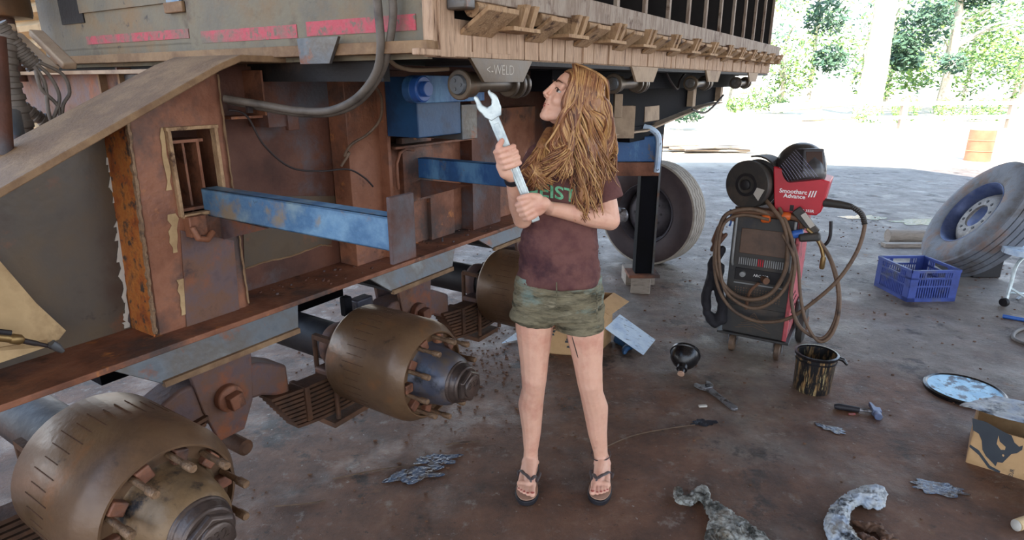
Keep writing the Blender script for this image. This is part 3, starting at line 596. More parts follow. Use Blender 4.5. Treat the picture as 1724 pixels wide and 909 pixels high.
# ================================================================ TIPPER BIN
bn = thing('tipper_bin', W(1.475, -1.2, 1.67), 'grey and rust streaked steel tipping bin with red stripe resting on the trailer chassis', 'tipper bin')
UE = 6.35; HU = 1.475
m = M(); m.ub(HU, HU+.02, -3.75, -1.62, 1.74, 3.2); hb = m.build('headboard', Mt['tank'], bn, .002)
m = M(); m.ub(HU, HU+.02, -3.75, -1.24, 1.665, 1.75); m.build('headboard_skirt', Mt['tank'], bn)
m = M(); m.ub(HU-.012, HU, -2.44, -1.235, 1.715, 3.2); m.build('headboard_sheet', Mt['tank'], bn, .003)
m = M(); m.ub(HU-.05, HU+.02, -3.75, -1.2, 1.68, 1.715); m.build('headboard_sill', Mt['flange'], bn, .002)
m = M(); m.ub(1.50, 1.53, -4.1, -1.45, 1.60, 1.69); m.build('dark_gap_panel', Mt['bindark'], bn)  # added dark panel that hides the sky showing under the sill
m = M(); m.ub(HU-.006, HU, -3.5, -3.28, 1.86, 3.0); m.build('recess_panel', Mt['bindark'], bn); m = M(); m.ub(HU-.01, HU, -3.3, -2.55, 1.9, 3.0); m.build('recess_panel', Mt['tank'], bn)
m = M(); m.ub(HU-.016, HU-.004, -2.56, -2.47, 1.90, 3.0); m.build('slot_panel', Mt['blue_worn'], bn); m = M(); m.ub(HU-.02, HU-.004, -2.58, -2.45, 1.86, 1.90); m.build('slot_weld', Mt['flange'], bn, .004)
m = M(); m.ub(HU-.0145, HU-.012, -1.75, -1.27, 1.745, 1.79); m.ub(HU-.014, HU-.012, -2.36, -1.80, 1.742, 1.785); m.ub(HU-.003, HU, -3.3, -2.46, 1.765, 1.80); m.build('red_stripe', Mt['redstripe'], bn)
m = M(); m.prism([W(HU-.066, a, b_) for a, b_ in ((-1.74, 1.735), (-1.545, 1.735), (-1.595, 1.655), (-1.735, 1.655))], U*.012); m.build('headboard_tab', Mt['greyplate'], bn, .001)
m = M(); m.ub(HU, HU+.07, -1.235, -1.19, 1.67, 3.1); m.ub(HU-.02, HU+.0, -1.24, -1.2, 1.67, 1.9); m.build('corner_post', Mt['wood'], bn, .003)
m = M(); m.ub(HU+.03, HU+.08, -1.19, -1.12, 1.80, 1.86); m.build('latch_block', Mt['greyplate'], bn, .006)
m = M(); m.ub(HU, UE, -1.26, -1.20, 1.67, 1.765); m.ub(HU-.1, HU+.38, -1.215, -1.19, 1.672, 1.69)
m.build('bottom_rail', Mt['wood'], bn, .003)
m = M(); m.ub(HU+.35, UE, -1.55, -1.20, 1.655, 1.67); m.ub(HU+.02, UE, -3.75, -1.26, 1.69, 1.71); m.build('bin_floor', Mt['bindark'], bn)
m = M(); u = HU+.06; k = 0
while u < UE-.05:      # short scalloped planking blocks on the rail face
    w_ = random.choice((.08, .1, .12, .07)); m.ub(u, u+w_-.006, -1.2, -1.2+random.uniform(.004, .012), 1.674, 1.765+random.uniform(-.006, .018)); u += w_
m.build('rail_facing', Mt['wood'], bn, .003)
m = M(); m.ub(HU+.02, UE, -1.145, -1.12, 1.825, 1.90); m.ub(HU+.02, UE, -1.41, -1.12, 1.895, 1.905); m.build('side_band', Mt['band'], bn, .003)
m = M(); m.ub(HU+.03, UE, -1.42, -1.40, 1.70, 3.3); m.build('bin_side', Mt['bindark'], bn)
k = 0; u0 = 1.57
while u0 < 6.25:
    P0 = [W(u0, -1.19, 1.735), W(u0, -1.19, 1.75), W(u0, -1.085, 1.815), W(u0, -1.085, 1.80)]
    wid = .17 if k == 0 else .12
    m = M(); m.prism(P0, U*wid)
    m.tube([W(u0+.005, -1.15, 1.81), W(u0+wid-.005, -1.15, 1.81)], .028, 10)
    m.build('side_bracket', Mt['bracket'], bn, .002)
    for du in (.215, .27):
        m = M(); m.prism([W(u0+du, -1.19, 1.765), W(u0+du, -1.11, 1.765), W(u0+du, -1.085, 1.835), W(u0+du, -1.19, 1.835)], U*.028)
        m.build('side_gusset', Mt['bracket'], bn, .001)
    m = M(); m.ub(u0+.16, u0+.33, -1.19, -1.10, 1.755, 1.768); m.build('gusset_shelf', Mt['bracket'], bn, .001)
    u0 += .376; k += 1
for k in range(13):
    u = 1.92+.33*k
    m = M(); m.ub(u, u+.028, -1.14, -1.122, 1.905, 3.2); sk = m.build('side_stake', Mt['band'], bn, .001)
    m = M(); m.ub(u+.01, u+.018, -1.40, -1.14, 1.905, 3.2); m.build('stake_web', Mt['bindark'], sk)
for k, u in enumerate((1.62, 2.95, 4.25, 5.50)):
    m = M(); m.prism([W(u, -1.19, 1.672), W(u+.38, -1.19, 1.672), W(u+.315, -1.19, 1.598), W(u+.075, -1.19, 1.598)], -V*.012); hp = m.build('hinge_plate', Mt['mill'] if k == 0 else Mt['beige'], bn, .001)
    if k == 0: text_mesh('<-WELD', .046, W(u+.17, -1.19, 1.622), U, Z, .0005, .0003, bold=-.0004).build('chalk_writing', Mt['whitedirty'], bn)
m = M(); m.tube(spline([PV(x, y, -1.4) for x, y in ((1120, 118), (1128, 135), (1140, 150), (1145, 135), (1155, 122))]), .008, 6); m.build('loose_cable', Mt['wire'], bn); m = M(); m.tube(spline([PV(x, y, -1.5) for x, y in ((1218, 160), (1200, 180), (1185, 190), (1165, 184))]), .009, 6); m.build('loose_cable', Mt['wire'], bn)

# ================================================================ WOMAN
BY = 2.20
def B(px, py, y=BY): return PY(px, py, y)
wm = thing('person', (B(950, 500).x, BY, 0), 'person with long auburn hair in maroon shirt and denim shorts holding a large spanner', 'person')
body = M()
# legs
HR, KR, AR = B(900, 505), B(899, 636, 2.18), B(893, 778, 2.21)
HL, KL, AL = B(980, 510), B(993, 643, 2.18), B(1014, 780, 2.21)
def leg(H, K, A, s):
    T1 = H.lerp(K, .35); T2 = H.lerp(K, .75)
    body.chain([H, T1, T2, K-Y*.004, K.lerp(A, .12)], [.078, .074, .058, .051, .047])
    Cf = K.lerp(A, .32)+Y*.016+X*s*.008; C2 = K.lerp(A, .62)+Y*.008
    body.chain([K.lerp(A, .12), Cf, C2, K.lerp(A, .85), A], [.047, .052, .040, .030, .031])
    body.ell(K-Y*.03-Z*.0, X*.034, Y*.024, Z*.04)
    body.sph(A+X*.026, .012); body.sph(A-X*.026, .012)
leg(HR, KR, AR, -1); leg(HL, KL, AL, 1)
# feet
def foot(A, toe, s):     # s=+1 big toe on +X side
    d = Vector((toe.x-A.x, toe.y-A.y, 0)).normalized(); n_ = Z.cross(d)*-1   # n_ to the right when looking from camera?
    n_ = Vector((-d.y, d.x, 0));  n_ = n_ if n_.x*s > 0 else -n_             # towards big toe
    base = Vector((A.x, A.y, 0)); zs = .032
    heel = base-d*.035+Z*(zs+.024); ball = base+d*.13+Z*(zs+.016)
    body.chain([Vector(A), base+d*.02+Z*.07], [.031, .036]); body.cap(heel, base+Z*(zs+.03), .030, .032)
    body.cap(base+d*.02+Z*(zs+.040), ball+n_*.012+Z*.002, .033, .021); body.cap(base+d*.01+Z*(zs+.024)-n_*.008, ball-n_*.022-Z*.004, .028, .016)
    body.cap(ball+n_*.022, ball-n_*.026, .018, .014)
    nails = []
    for k, (o_, L, r) in enumerate(((.028, .052, .0125), (.009, .053, .0085), (-.006, .046, .008), (-.019, .038, .0075), (-.030, .028, .0072))):
        a = ball+n_*o_*.9-Z*.002; b_ = ball+n_*(o_+.002)+d*L-Z*.006
        body.chain([a, a.lerp(b_, .6)+Z*.004, b_], [r*1.1, r*.85, r])
        nails.append((b_+Z*r*.8+d*.002, d, n_, r))
    return base, d, n_, zs, nails
fR = foot(AR, PZ(884, 838, .02), 1); fL = foot(AL, PZ(1010, 836, .02), -1)
# pelvis/torso under the clothes
body.ell(B(942, 500), X*.15, Y*.09, Z*.10); body.cap(B(943, 470), B(948, 400), .085, .085); body.cap(B(948, 400), B(952, 300), .085, .085)
# neck
HD = B(964, 167, 2.165)
body.chain([B(956, 262, 2.21), B(955, 235, 2.20), B(958, 200, 2.185), HD+Vector((.02, .01, 0))], [.055, .047, .044, .05])
body.cap(B(956, 256, 2.2), B(1002, 266, 2.2), .042, .045); body.cap(B(956, 256, 2.2), B(910, 266, 2.2), .042, .045)
# arms
SL, EL, WL = B(1006, 270, 2.19), B(1027, 371, 2.16), B(922, 350, 2.035)
SR, ER, WR = B(903, 268, 2.19), B(880, 368, 2.13), B(862, 296, 1.985)
body.chain([SL, SL.lerp(EL, .5), EL], [.046, .042, .037]); body.chain([EL, EL.lerp(WL, .28), EL.lerp(WL, .7), WL], [.036, .040, .029, .024])
body.chain([SR, SR.lerp(ER, .5), ER], [.046, .041, .036]); body.chain([ER, ER.lerp(WR, .3), ER.lerp(WR, .75), WR], [.035, .038, .028, .022])
# wrench frame
WT, WB = B(821, 174, 1.955), B(894, 352, 1.975)
wa = (WT-WB).normalized(); wn = Vector((0, -1, 0)); wn = (wn-wa*wn.dot(wa)).normalized(); wx = wn.cross(wa)*-1
if wx.x < 0: wx = -wx
def onaxis(py):
    t = (352-py)/(352-174); return WB.lerp(WT, t)
def hp(c, x, n_, s): return c+wx*x+wn*n_+wa*s
# right hand (image left): palm left/behind, fingers wrap the front to the right
cR = onaxis(260)
body.ell(hp(cR, -.031, -.002, -.004), wx*.016+wn*.004, wn*.028, wa*.042)
body.chain([WR, hp(cR, -.031, -.006, -.045), hp(cR, -.032, -.004, -.02)], [.022, .023, .022])
for k, (s, L) in enumerate(((.030, 1), (.011, 1.04), (-.008, 1.0), (-.026, .88))):
    body.chain([hp(cR, -.034, .008, s*.95), hp(cR, -.020, .028, s), hp(cR, .006*L, .031, s-.002), hp(cR, .026*L, .018, s-.004), hp(cR, .022*L, -.004, s-.005)], [.0105, .0098, .0092, .0085, .0078], 12)
body.chain([hp(cR, -.034, .0, -.02), hp(cR, -.030, .012, .022), hp(cR, -.018, .020, .045), hp(cR, -.002, .018, .056)], [.014, .0115, .0105, .009], 12)
# left hand (image right): back of hand to camera, fingers wrap the left side
cL = onaxis(345)
body.ell(hp(cL, .022, .026, -.004), wx*.034, wn*.015, wa*.036)
body.chain([WL, hp(cL, .045, .020, -.008), hp(cL, .025, .024, -.006)], [.024, .024, .020])
for k, (s, L) in enumerate(((.024, 1), (.006, 1.05), (-.012, 1.0), (-.029, .85))):
    body.chain([hp(cL, .006, .034, s), hp(cL, -.018*L, .034, s-.003), hp(cL, -.036*L, .016, s-.005), hp(cL, -.030*L, -.010, s-.006), hp(cL, -.012, -.020, s-.006)], [.0108, .0102, .0094, .0086, .008], 12)
body.chain([hp(cL, .038, .022, .018), hp(cL, .018, .032, .034), hp(cL, -.006, .034, .040), hp(cL, -.022, .026, .040)], [.014, .0118, .0105, .009], 12)
# head (looking up to image left)
pit = radians(24); yaw = radians(14)
fh = Vector((-cos(yaw)*cos(pit), -sin(yaw)*cos(pit), sin(pit))); up_ = (Z-fh*fh.dot(Z)).normalized(); lf = up_.cross(fh)
def H(x, y, z): return HD+fh*x+lf*y+up_*z
def he(c, r, n_=12, m_=18): body.ell(H(*c), fh*r[0], lf*r[1], up_*r[2], n_, m_)
he((-.012, 0, .026), (.090, .070, .078), 16, 24); he((.028, 0, -.022), (.056, .056, .080), 14, 20)
body.cap(H(.062, .010, -.088), H(.0, .050, -.052), .017, .017); body.cap(H(.062, -.010, -.088), H(.0, -.050, -.052), .017, .017)
he((.068, 0, -.090), (.019, .019, .015)); he((.048, .031, -.028), (.030, .024, .028)); he((.048, -.031, -.028), (.030, .024, .028))
body.chain([H(.078, 0, .022), H(.090, 0, -.002), H(.099, 0, -.021)], [.009, .0078, .0086], 12); he((.090, .010, -.028), (.009, .007, .0065)); he((.090, -.010, -.028), (.009, .007, .0065))
body.cap(H(.074, .012, .022), H(.062, .044, .020), .010, .010); body.cap(H(.074, -.012, .022), H(.062, -.044, .020), .010, .010)
he((.078, 0, -.044), (.009, .020, .012)); he((.081, 0, -.052), (.0065, .019, .0045)); he((.080, 0, -.060), (.0065, .017, .0050)); he((.074, 0, -.060), (.010, .026, .016)); he((.072, 0, -.075), (.014, .022, .012))
he((.0, .074, -.005), (.014, .008, .028)); he((.0, -.074, -.005), (.014, .008, .028))
he((.066, .031, .006), (.011, .017, .0045)); he((.067, .031, -.009), (.009, .015, .0035)); he((.066, -.031, .006), (.011, .017, .0045)); he((.067, -.031, -.009), (.009, .015, .0035))
def skin_d(p): return 0
bo = blob(body, 'body', Mt['skin'], wm, .0032, 4)
def part(mb, name, mk, par=wm, **k): return mb.build(name, Mt[mk], par, **k)
for s in (1, -1):
    m = M(); m.sph(H(.0625, .031*s, -.001), .0120, 10, 16); part(m, 'eye', 'eyewhite')
    m = M(); m.ell(H(.0725, .031*s+.0035, .001), fh*.0035, lf*.0068, up_*.0062); part(m, 'iris', 'dark')
    m = M(); m.tube(spline([H(.083, .014*s, .026), H(.082, .028*s, .031), H(.070, .047*s, .027)], 5), [.0012, .002, .0022, .0024, .0024, .0022, .002, .0018, .0014, .001, .0008], 6, flat=1.4); part(m, 'eyebrow', 'hairdark')
    m = M(); m.tube(spline([H(.077, .018*s, .0045), H(.0785, .031*s, .0082), H(.070, .046*s, .003)], 5), .0014, 6); part(m, 'eyelash', 'dark')
m = M(); m.tube(spline([H(.076, -.022, -.0525), H(.0868, 0, -.0528), H(.076, .022, -.0525)], 5), [.001]+[.0024]*9+[.001], 8); m.tube(spline([H(.076, -.018, -.0585), H(.0855, 0, -.0605), H(.076, .018, -.0585)], 5), [.001]+[.003]*9+[.001], 8); part(m, 'lips', 'lips')
for ft in (fR, fL):
    for k, (c, d, n_, r) in enumerate(ft[4]):
        m = M(); m.ell(c, d*r*.7, n_*r*.65, Z*.002, 4, 8); part(m, 'toenail', 'nail')
# shirt
def nd(p, s): return noise.noise(p*s)
sh = M()
rg = [(234, 956, 23, .052), (244, 956, 44, .072), (256, 957, 60, .082), (275, 955, 64, .094), (300, 951, 64, .108), (322, 949, 63, .118), (350, 946, 61, .108), (385, 943, 62, .096), (420, 941, 66, .098), (450, 941, 70, .102), (473, 941, 73, .106)]
R = []
for py, cx, hw, dy in rg:
    c = B(cx, py); e = B(cx+hw, py); a = (e-c).length; R.append([c+X*a*cos(t)*(1)+Y*dy*sin(t) for t in [2*pi*j/32 for j in range(32)]])
sh.rings(R)
a, b_ = B(1000, 268, 2.19), B(1020, 337, 2.175); dr = (b_-a).normalized(); sh.lathe([(.03, -.05), (.050, -.03), (.058, .0), (.062, .08), (.066, (b_-a).length)], a, dr, 28)
a, b_ = B(908, 268, 2.19), B(890, 332, 2.15); dr = (b_-a).normalized(); sh.lathe([(.03, -.05), (.048, -.03), (.056, .0), (.060, .08), (.062, (b_-a).length)], a, dr, 28)
def wr(p):
    q = Vector((p.x*7, p.y*7, p.z*16)); low = max(0, min(1, (1.25-p.z)/.35))
    return noise.noise(q)*.009*(.5+low)+abs(noise.noise(Vector((p.x*12+p.z*9, p.y*12, p.z*26))))*.009*(.4+low)
tsh = blob(sh, 't_shirt', Mt['shirt'], wm, .005, 5, wr)
# chest print, laid over the shirt front
tm = text_mesh('HEIST', .064, (0, 0, 0), X, Z, 0, .0, 'LEFT', 0, .0012)
dg = bpy.context.evaluated_depsgraph_get()
cw = B(886, 340, 1.9); pm = M(); from mathutils.bvhtree import BVHTree
bvh = BVHTree.FromPolygons([v.co+TLOC[tsh.name] for v in tsh.data.vertices], [tuple(p.vertices) for p in tsh.data.polygons])
bmt = bmesh.new(); vs_ = [bmt.verts.new(p) for p in tm.v]
for f in tm.f:
    try: bmt.faces.new([vs_[i] for i in f])
    except ValueError: pass
bmesh.ops.subdivide_edges(bmt, edges=bmt.edges, cuts=3, use_grid_fill=True); bmesh.ops.triangulate(bmt, faces=bmt.faces)
x0 = B(882, 330, 2.09).x; z0 = B(886, 336, 2.09).z; Lx = max(p.x for p in tm.v)
pv = []
for v in bmt.verts:
    q = Vector((x0+v.co.x/Lx*.182, 1.7, z0+v.co.z*.95+ .012*sin(v.co.x/Lx*pi) - v.co.x*.06)); hit = bvh.ray_cast(q, Y)[0]
    pv.append((hit-Y*.0025) if hit else q+Y*.4)
bmt.verts.index_update(); pm.add(pv, [tuple(v.index for v in f.verts) for f in bmt.faces]); pm.build('chest_print', Mt['green'], wm); bmt.free()
# shorts
so = M(); R = []
for py, cx, hw, dy in ((462, 941, 72, .100), (480, 940, 75, .106), (505, 940, 77, .108), (528, 941, 78, .104)):
    c = B(cx, py); a_ = (B(cx+hw, py)-c).length; R.append([c+X*a_*cos(t)+Y*dy*sin(t) for t in [2*pi*j/32 for j in range(32)]])
so.rings(R)
for (x0_, y0_, x1_, y1_, r0_, r1_) in ((903, 500, 896, 539, .088, .090), (977, 505, 976, 551, .090, .098)):
    a, b_ = B(x0_, y0_), B(x1_, y1_); L = (b_-a).length; dr = (b_-a).normalized(); so.lathe([(.05, -.05), (r0_, 0), (r0_, L*.5), (r1_, L)], a, dr, 28)
def wr2(p): return noise.noise(Vector((p.x*10, p.y*10, p.z*40)))*.005+noise.noise(p*60)*.0015
sho = blob(so, 'shorts', Mt['denim'], wm, .005, 3, wr2)
m = M(); m.tube([B(1005, y, 2.115) for y in (488, 505, 520, 538)], .003, 5); m.tube([B(937, y, 2.085) for y in (475, 500, 525)], .0025, 5); part(m, 'seam', 'denim')
# wristband, bracelet, anklet
def band(c, ax, r, t, nm, mk, prof=None):
    m = M(); m.lathe([(r, -t), (r+.003, -t), (r+.003, t), (r, t)], c, ax, 24, True); part(m, nm, mk)
ax = (WR-ER).normalized(); band(WR-ax*.012, ax, .0262, .010, 'wristband', 'sole')
ax = (KL-AL).normalized(); band(AL+ax*.045+Y*.004, ax, .0405, .0018, 'anklet', 'strap')
m = M(); m.tube([B(963, 563, 2.09), B(967, 580, 2.095), B(972, 598, 2.10)], [.001, .0022, .001], 5, flat=.5)
m.v = [p for p in m.v]
bvb = BVHTree.FromPolygons([v.co+TLOC[bo.name] for v in bo.data.vertices], [tuple(p.vertices) for p in bo.data.polygons])
m2 = M(); P = []
for i in range(9):
    q = PY(963+i*1.3, 566+i*4.6, 1.8); h_ = bvb.ray_cast(EYE, ray(963+i*1.3, 566+i*4.6).normalized())[0]
    if h_: P.append(h_)
if len(P) > 2: m2.tube(P, [.0008]+[.0022]*(len(P)-2)+[.0008], 6, flat=1); part(m2, 'leg_scratch', 'dark')
# flip-flops
for ft, nm in ((fR, 0), (fL, 1)):
    base, d, n_, zs, _ = ft
    out = []
    for (a, o_) in ((-.065, 0), (-.055, .026), (-.02, .034), (.04, .030), (.10, .044), (.15, .050), (.19, .038), (.207, .012), (.203, -.016), (.17, -.038), (.12, -.046), (.06, -.038), (0, -.034), (-.05, -.028)):
        out.append(base+d*a+n_*o_)
    out = spline(out, 4, True)
    m = M(); m.rings([[p+Z*.002 for p in out], [p+Z*.022 for p in out]]); ff = m.build('flip_flop', Mt['sole'], wm, .003); ff['label'] = 'black rubber soled flip-flop'
    cc = base+d*.07; m = M(); inn = [cc+(p-cc)*.93 for p in out]; m.rings([[p+Z*.022 for p in inn], [p+Z*.0255 for p in inn]]); m.build('footbed', Mt['insole'], ff)
    def over(p, e=.004):
        h_ = bvb.ray_cast(Vector((p.x, p.y, .2)), -Z)[0]
        return Vector((p.x, p.y, (h_.z if h_ and h_.z > .03 else .03)+e))
    top_ = over(base+d*.135+n_*.017)
    for s in (1, -1):
        m = M(); P = [over(base+d*(.135-.075*t)+n_*(.017*(1-t)+.040*s*t**.8)) for t in [i/12 for i in range(13)]]; P = [Vector((p.x, p.y, min(p.z, .094))) for p in P]+[base+d*.045+n_*.044*s+Z*.045, base+d*.04+n_*.044*s+Z*.026]; m.tube(P, [.005]+[.008]*(len(P)-2)+[.006], 8, flat=.45, up=Z); m.build('strap', Mt['strap'], ff)
    m = M(); m.tube([top_, base+d*.150+n_*.019+Z*.026], .0045, 8); m.build('toe_post', Mt['strap'], ff)
# hair
hv = M()
hv.ell(H(-.020, 0, .030), fh*.092, lf*.082, up_*.084, 14, 20)
hv.ell(H(-.045, .012, -.01), fh*.068, lf*.080, up_*.10, 14, 20)
# main fall (camera side)
def hb_(pts): 
    for (x0_, y0_, d0, r0_), (x1_, y1_, d1, r1_) in zip(pts, pts[1:]): hv.cap(B(x0_, y0_, d0), B(x1_, y1_, d1), r0_, r1_)
hb_([(985, 165, 2.155, .05), (985, 205, 2.14, .05), (990, 250, 2.12, .046), (985, 300, 2.08, .026), (978, 340, 2.07, .012)])
hb_([(968, 165, 2.135, .036), (966, 205, 2.12, .036), (962, 245, 2.10, .030), (950, 275, 2.08, .016)])
hb_([(1005, 200, 2.17, .04), (1012, 240, 2.17, .035), (1022, 275, 2.15, .016)])
hb_([(925, 222, 2.20, .02), (914, 248, 2.12, .026), (905, 275, 2.09, .020), (906, 295, 2.08, .010)])
ho = blob(hv, 'hair', Mt['hair'], wm, .006, 8)
rs = random.Random(3)
def strand(m, pts, r, wav, curl, ph, n_=7, st=.3):
    P = spline(pts, n_); N = len(P); out = []; R = []; j = rs.uniform(-.35, .35)
    for i, p in enumerate(P):
        t = i/(N-1); a = wav*max(0, t-st)**1.2*1.6
        out.append(p+X*sin(ph+j+t*curl)*a+Y*cos(ph*1.3+j+t*curl)*a*.5); R.append(r*(.5+.5*min(1, t*5))*(1-.7*max(0, t-.75)*4*.9))
    m.tube(out, R, 5)
hs = [M() for _ in range(5)]
for i in range(470):
    t = rs.random(); e = rs.uniform(-3, 3)
    xr = .062-.13*t; root = H(xr, rs.uniform(-.012, .008), .030+.085*sqrt(max(0, 1-((xr+.02)/.096)**2))-.004)
    a = t
    x1 = 950+74*a; x2 = 945+80*a+e; x3 = 940+92*a+e*2
    yb = 2.165-.088+.05*a*a+rs.uniform(-.004, .004)
    if a < .33: endy = rs.uniform(272, 302); ex = 918+66*a+rs.uniform(-10, 10)
    elif a < .72: endy = rs.uniform(300, 374); ex = 980+30*(a-.33)+rs.uniform(-12, 12)
    else: endy = rs.uniform(275, 335); ex = 992+70*(a-.72)+rs.uniform(-14, 14)
    kk = sqrt(max(.0, 1-((xr+.02)/.096)**2)); pts = [root, H(xr*.98, .046, .026+.074*kk), H(xr*.97-.003, .078, .030+.018*kk), PY(x1*.5+x2*.5, 172, yb), PY(x2, 192, yb-.004), PY(x3, 235, 2.08+.06*a*a), PY((x3*.5+ex*.5), (235+endy)/2, 2.055+.08*a*a), PY(ex, endy, 2.05+.09*a*a)]
    strand(hs[i % 5], pts, rs.uniform(.0024, .0046), rs.uniform(.022, .040), 15, a*19)
for i in range(150):      # the lock on the other side of the neck
    t = rs.random()
    pts = [PY(948+rs.uniform(0, 6), 190, 2.22), PY(930+8*t, 215, 2.20), PY(912+14*t, 240, 2.12), PY(890+30*t+rs.uniform(-4, 4), 268, 2.07), PY(884+34*t+rs.uniform(-4, 4), 290, 2.05), PY(894+26*t+rs.uniform(-8, 8), rs.uniform(298, 322), 2.06)]
    strand(hs[i % 5], pts, rs.uniform(.0024, .0042), rs.uniform(.018, .028), 13, t*14)
for i in range(260):      # back edge and crown
    t = rs.random(); s_ = rs.uniform(-.6, 1)
    pts = [H(.05-.10*t, .03*s_*(1-t), .096+.016*sin(pi*min(1, .2+t*.6))), H(-.05-.02*t, .055*s_, .098), H(-.105, .05*s_, .04), H(-.118, .04*s_, -.03), PY(1018+rs.uniform(-6, 6), 205, 2.19), PY(1024+rs.uniform(-10, 12), 245, 2.17), PY(1026+rs.uniform(-14, 10), rs.uniform(260, 305), 2.13)]
    strand(hs[i % 5], pts, rs.uniform(.0022, .0042), rs.uniform(.014, .026), 16, t*9+s_*2, st=.5)
for i in range(120):      # short front hairline strands over the temple
    t = rs.random()
    pts = [H(.056-.11*t, .01, .100+.012*sin(pi*t)), H(.058-.115*t, .050, .082), H(.046-.10*t, .078, .045), H(.030-.08*t, .088, -.01), PY(948+68*t, 200, 2.07), PY(946+76*t+rs.uniform(-4, 4), 240, 2.065+.05*t*t), PY(944+90*t+rs.uniform(-10, 10), rs.uniform(275, 320), 2.05+.08*t*t)]
    strand(hs[i % 5], pts, rs.uniform(.0022, .004), .022, 15, t*17)
for m, mk_ in zip(hs, ('hair', 'hairgold', 'hairdeep', 'hair', 'hairgold')): m.build('hair_lock', Mt[mk_], ho, fix=True, angle=180)['kind'] = 'stuff'

# the spanner
sp_ = thing('open_end_spanner', WB, 'large pale steel open end spanner held up in both hands', 'spanner')
Hc = WT; rot = radians(9)
hy = (wa*cos(rot)-wx*sin(rot)); hx = (wx*cos(rot)+wa*sin(rot))
def hh(x, y): return Hc+hx*x+hy*y
R_ = .036; sl = .0165
jaw = [hh(-.018, -.052), hh(-.030, -.032)]+[hh(R_*cos(a)*1.0, R_*sin(a)) for a in [radians(x) for x in (205, 190, 175, 160, 148)]]+[hh(-.030, .034), hh(-.024, .040), hh(-sl-.001, .036), hh(-sl, .030), hh(-sl, .004), hh(-.008, -.010), hh(.008, -.010), hh(sl, .004), hh(sl, .024), hh(sl+.002, .030), hh(.026, .033)]+[hh(R_*cos(a), R_*sin(a)) for a in [radians(x) for x in (42, 28, 12, -5, -20)]]+[hh(.030, -.032), hh(.018, -.052)]
m = M(); m.prism([p-wn*.008 for p in jaw], wn*.016); m.build('jaw', Mt['chrome'], sp_, .003)
m = M(); s0 = WT-wa*.045; s1 = WB-wa*.045
m.prism([s0+wx*.017-wn*.006, s0-wx*.017-wn*.006, s1-wx*.014-wn*.006, s1+wx*.014-wn*.006], wn*.012)
m.prism([s0-wa*.02+wx*.010-wn*.0075, s0-wa*.02-wx*.010-wn*.0075, s1+wa*.03-wx*.008-wn*.0075, s1+wa*.03+wx*.008-wn*.0075], wn*.015); m.build('shaft', Mt['chrome'], sp_, .003)

# ================================================================ WELDING MACHINE
phi = radians(31); ma = Vector((cos(phi), -sin(phi), 0)); mb_ = Vector((sin(phi), cos(phi), 0)); MO = Vector((1.46, 3.38, 0))
def L(a, b_, z): return MO+ma*a+mb_*b_+Z*z
def PL(px, py, b_=0): return PN(px, py, MO+mb_*b_, mb_)
mc = thing('welding_machine', MO, 'red and black wheeled welding machine draped with grey cables, standing in the yard', 'welder')
def mp(mbx, name, mk, par=mc, **k): return mbx.build(name, Mt[mk], par, **k)
def lb(m, a0, a1, b0, b1, z0, z1): return m.obox(L((a0+a1)/2, (b0+b1)/2, (z0+z1)/2), ma*(a1-a0)/2, mb_*(b1-b0)/2, Z*(z1-z0)/2)
HWm = .18
def caster(a, b_):
    m = M(); m.lathe([(.001, -.018), (.045, -.018), (.055, -.012), (.055, .012), (.045, .018), (.001, .018)], L(a, b_, .055), ma, 24); c = mp(m, 'caster', 'hosebrown')
    m = M(); lb(m, a-.026, a-.022, b_-.02, b_+.02, .05, .118); lb(m, a+.022, a+.026, b_-.02, b_+.02, .05, .118); lb(m, a-.03, a+.03, b_-.025, b_+.025, .112, .122); mp(m, 'caster_fork', 'steel', c)
caster(-.12, .03); caster(.14, .03)
m = M(); lb(m, -.21, .20, -.03, .46, .122, .137); mp(m, 'base_plate', 'mblack', bevel=.004)
m = M(); lb(m, -HWm, HWm, 0, .46, .14, .86); cab = mp(m, 'cabinet', 'redworn', bevel=.01)
m = M(); lb(m, -HWm-.004, HWm-.012, -.012, .004, .14, .315); lb(m, -HWm-.004, HWm-.012, -.014, .004, .345, .86); lb(m, -HWm-.004, -HWm, 0, .46, .14, .86); lb(m, -HWm, HWm-.012, -.006, .002, .31, .35); mp(m, 'front_panel', 'mblack', bevel=.006)
m = M(); lb(m, HWm-.022, HWm+.002, -.02, .0, .14, .86); mp(m, 'corner_trim', 'redworn', bevel=.005)
m = M(); lb(m, -.135, .115, -.018, -.012, .64, .79); mp(m, 'display_window', 'mbrown', bevel=.004)
for k in range(21):
    m = M(); a = -.13+.0118*k; lb(m, a, a+.0055, -.02, -.012, .572, .615); mp(m, 'vent_slat', 'red' if 9 <= k <= 11 else 'grille')
m = M(); lb(m, -.145, .125, -.018, -.012, .475, .55); mp(m, 'control_panel', 'black', bevel=.004)
m = M(); m.lathe([(.001, -.035), (.016, -.033), (.018, -.012)], L(-.10, 0, .515), mb_, 16); m.v = m.v; mp(m, 'control_knob', 'grille')
text_mesh('ARC 350', .022, L(.0, -.0185, .508), ma, Z, 0, .0005).build('panel_text', Mt['white'], mc)
m = M(); lb(m, -.145, .125, -.02, -.012, .455, .462); mp(m, 'panel_rail', 'grille')
m = M()
for r_i in range(5):
    for k in range(17): a = -.135+.0155*k; lb(m, a, a+.006, -.0155, -.012, .36+.016*r_i, .368+.016*r_i)
mp(m, 'grille', 'hosebrown')['kind'] = 'stuff'
m = M()
for k in range(6):
    w_ = .02+.016*k; z = .27-.017*k
    m.bar(L(-.01-w_, -.0135, z-.012), L(-.01, -.0135, z+.012), .003, .004, mb_); m.bar(L(-.01+w_, -.0135, z-.012), L(-.01, -.0135, z+.012), .003, .004, mb_)
mp(m, 'chevron_grille', 'hosebrown')['kind'] = 'stuff'
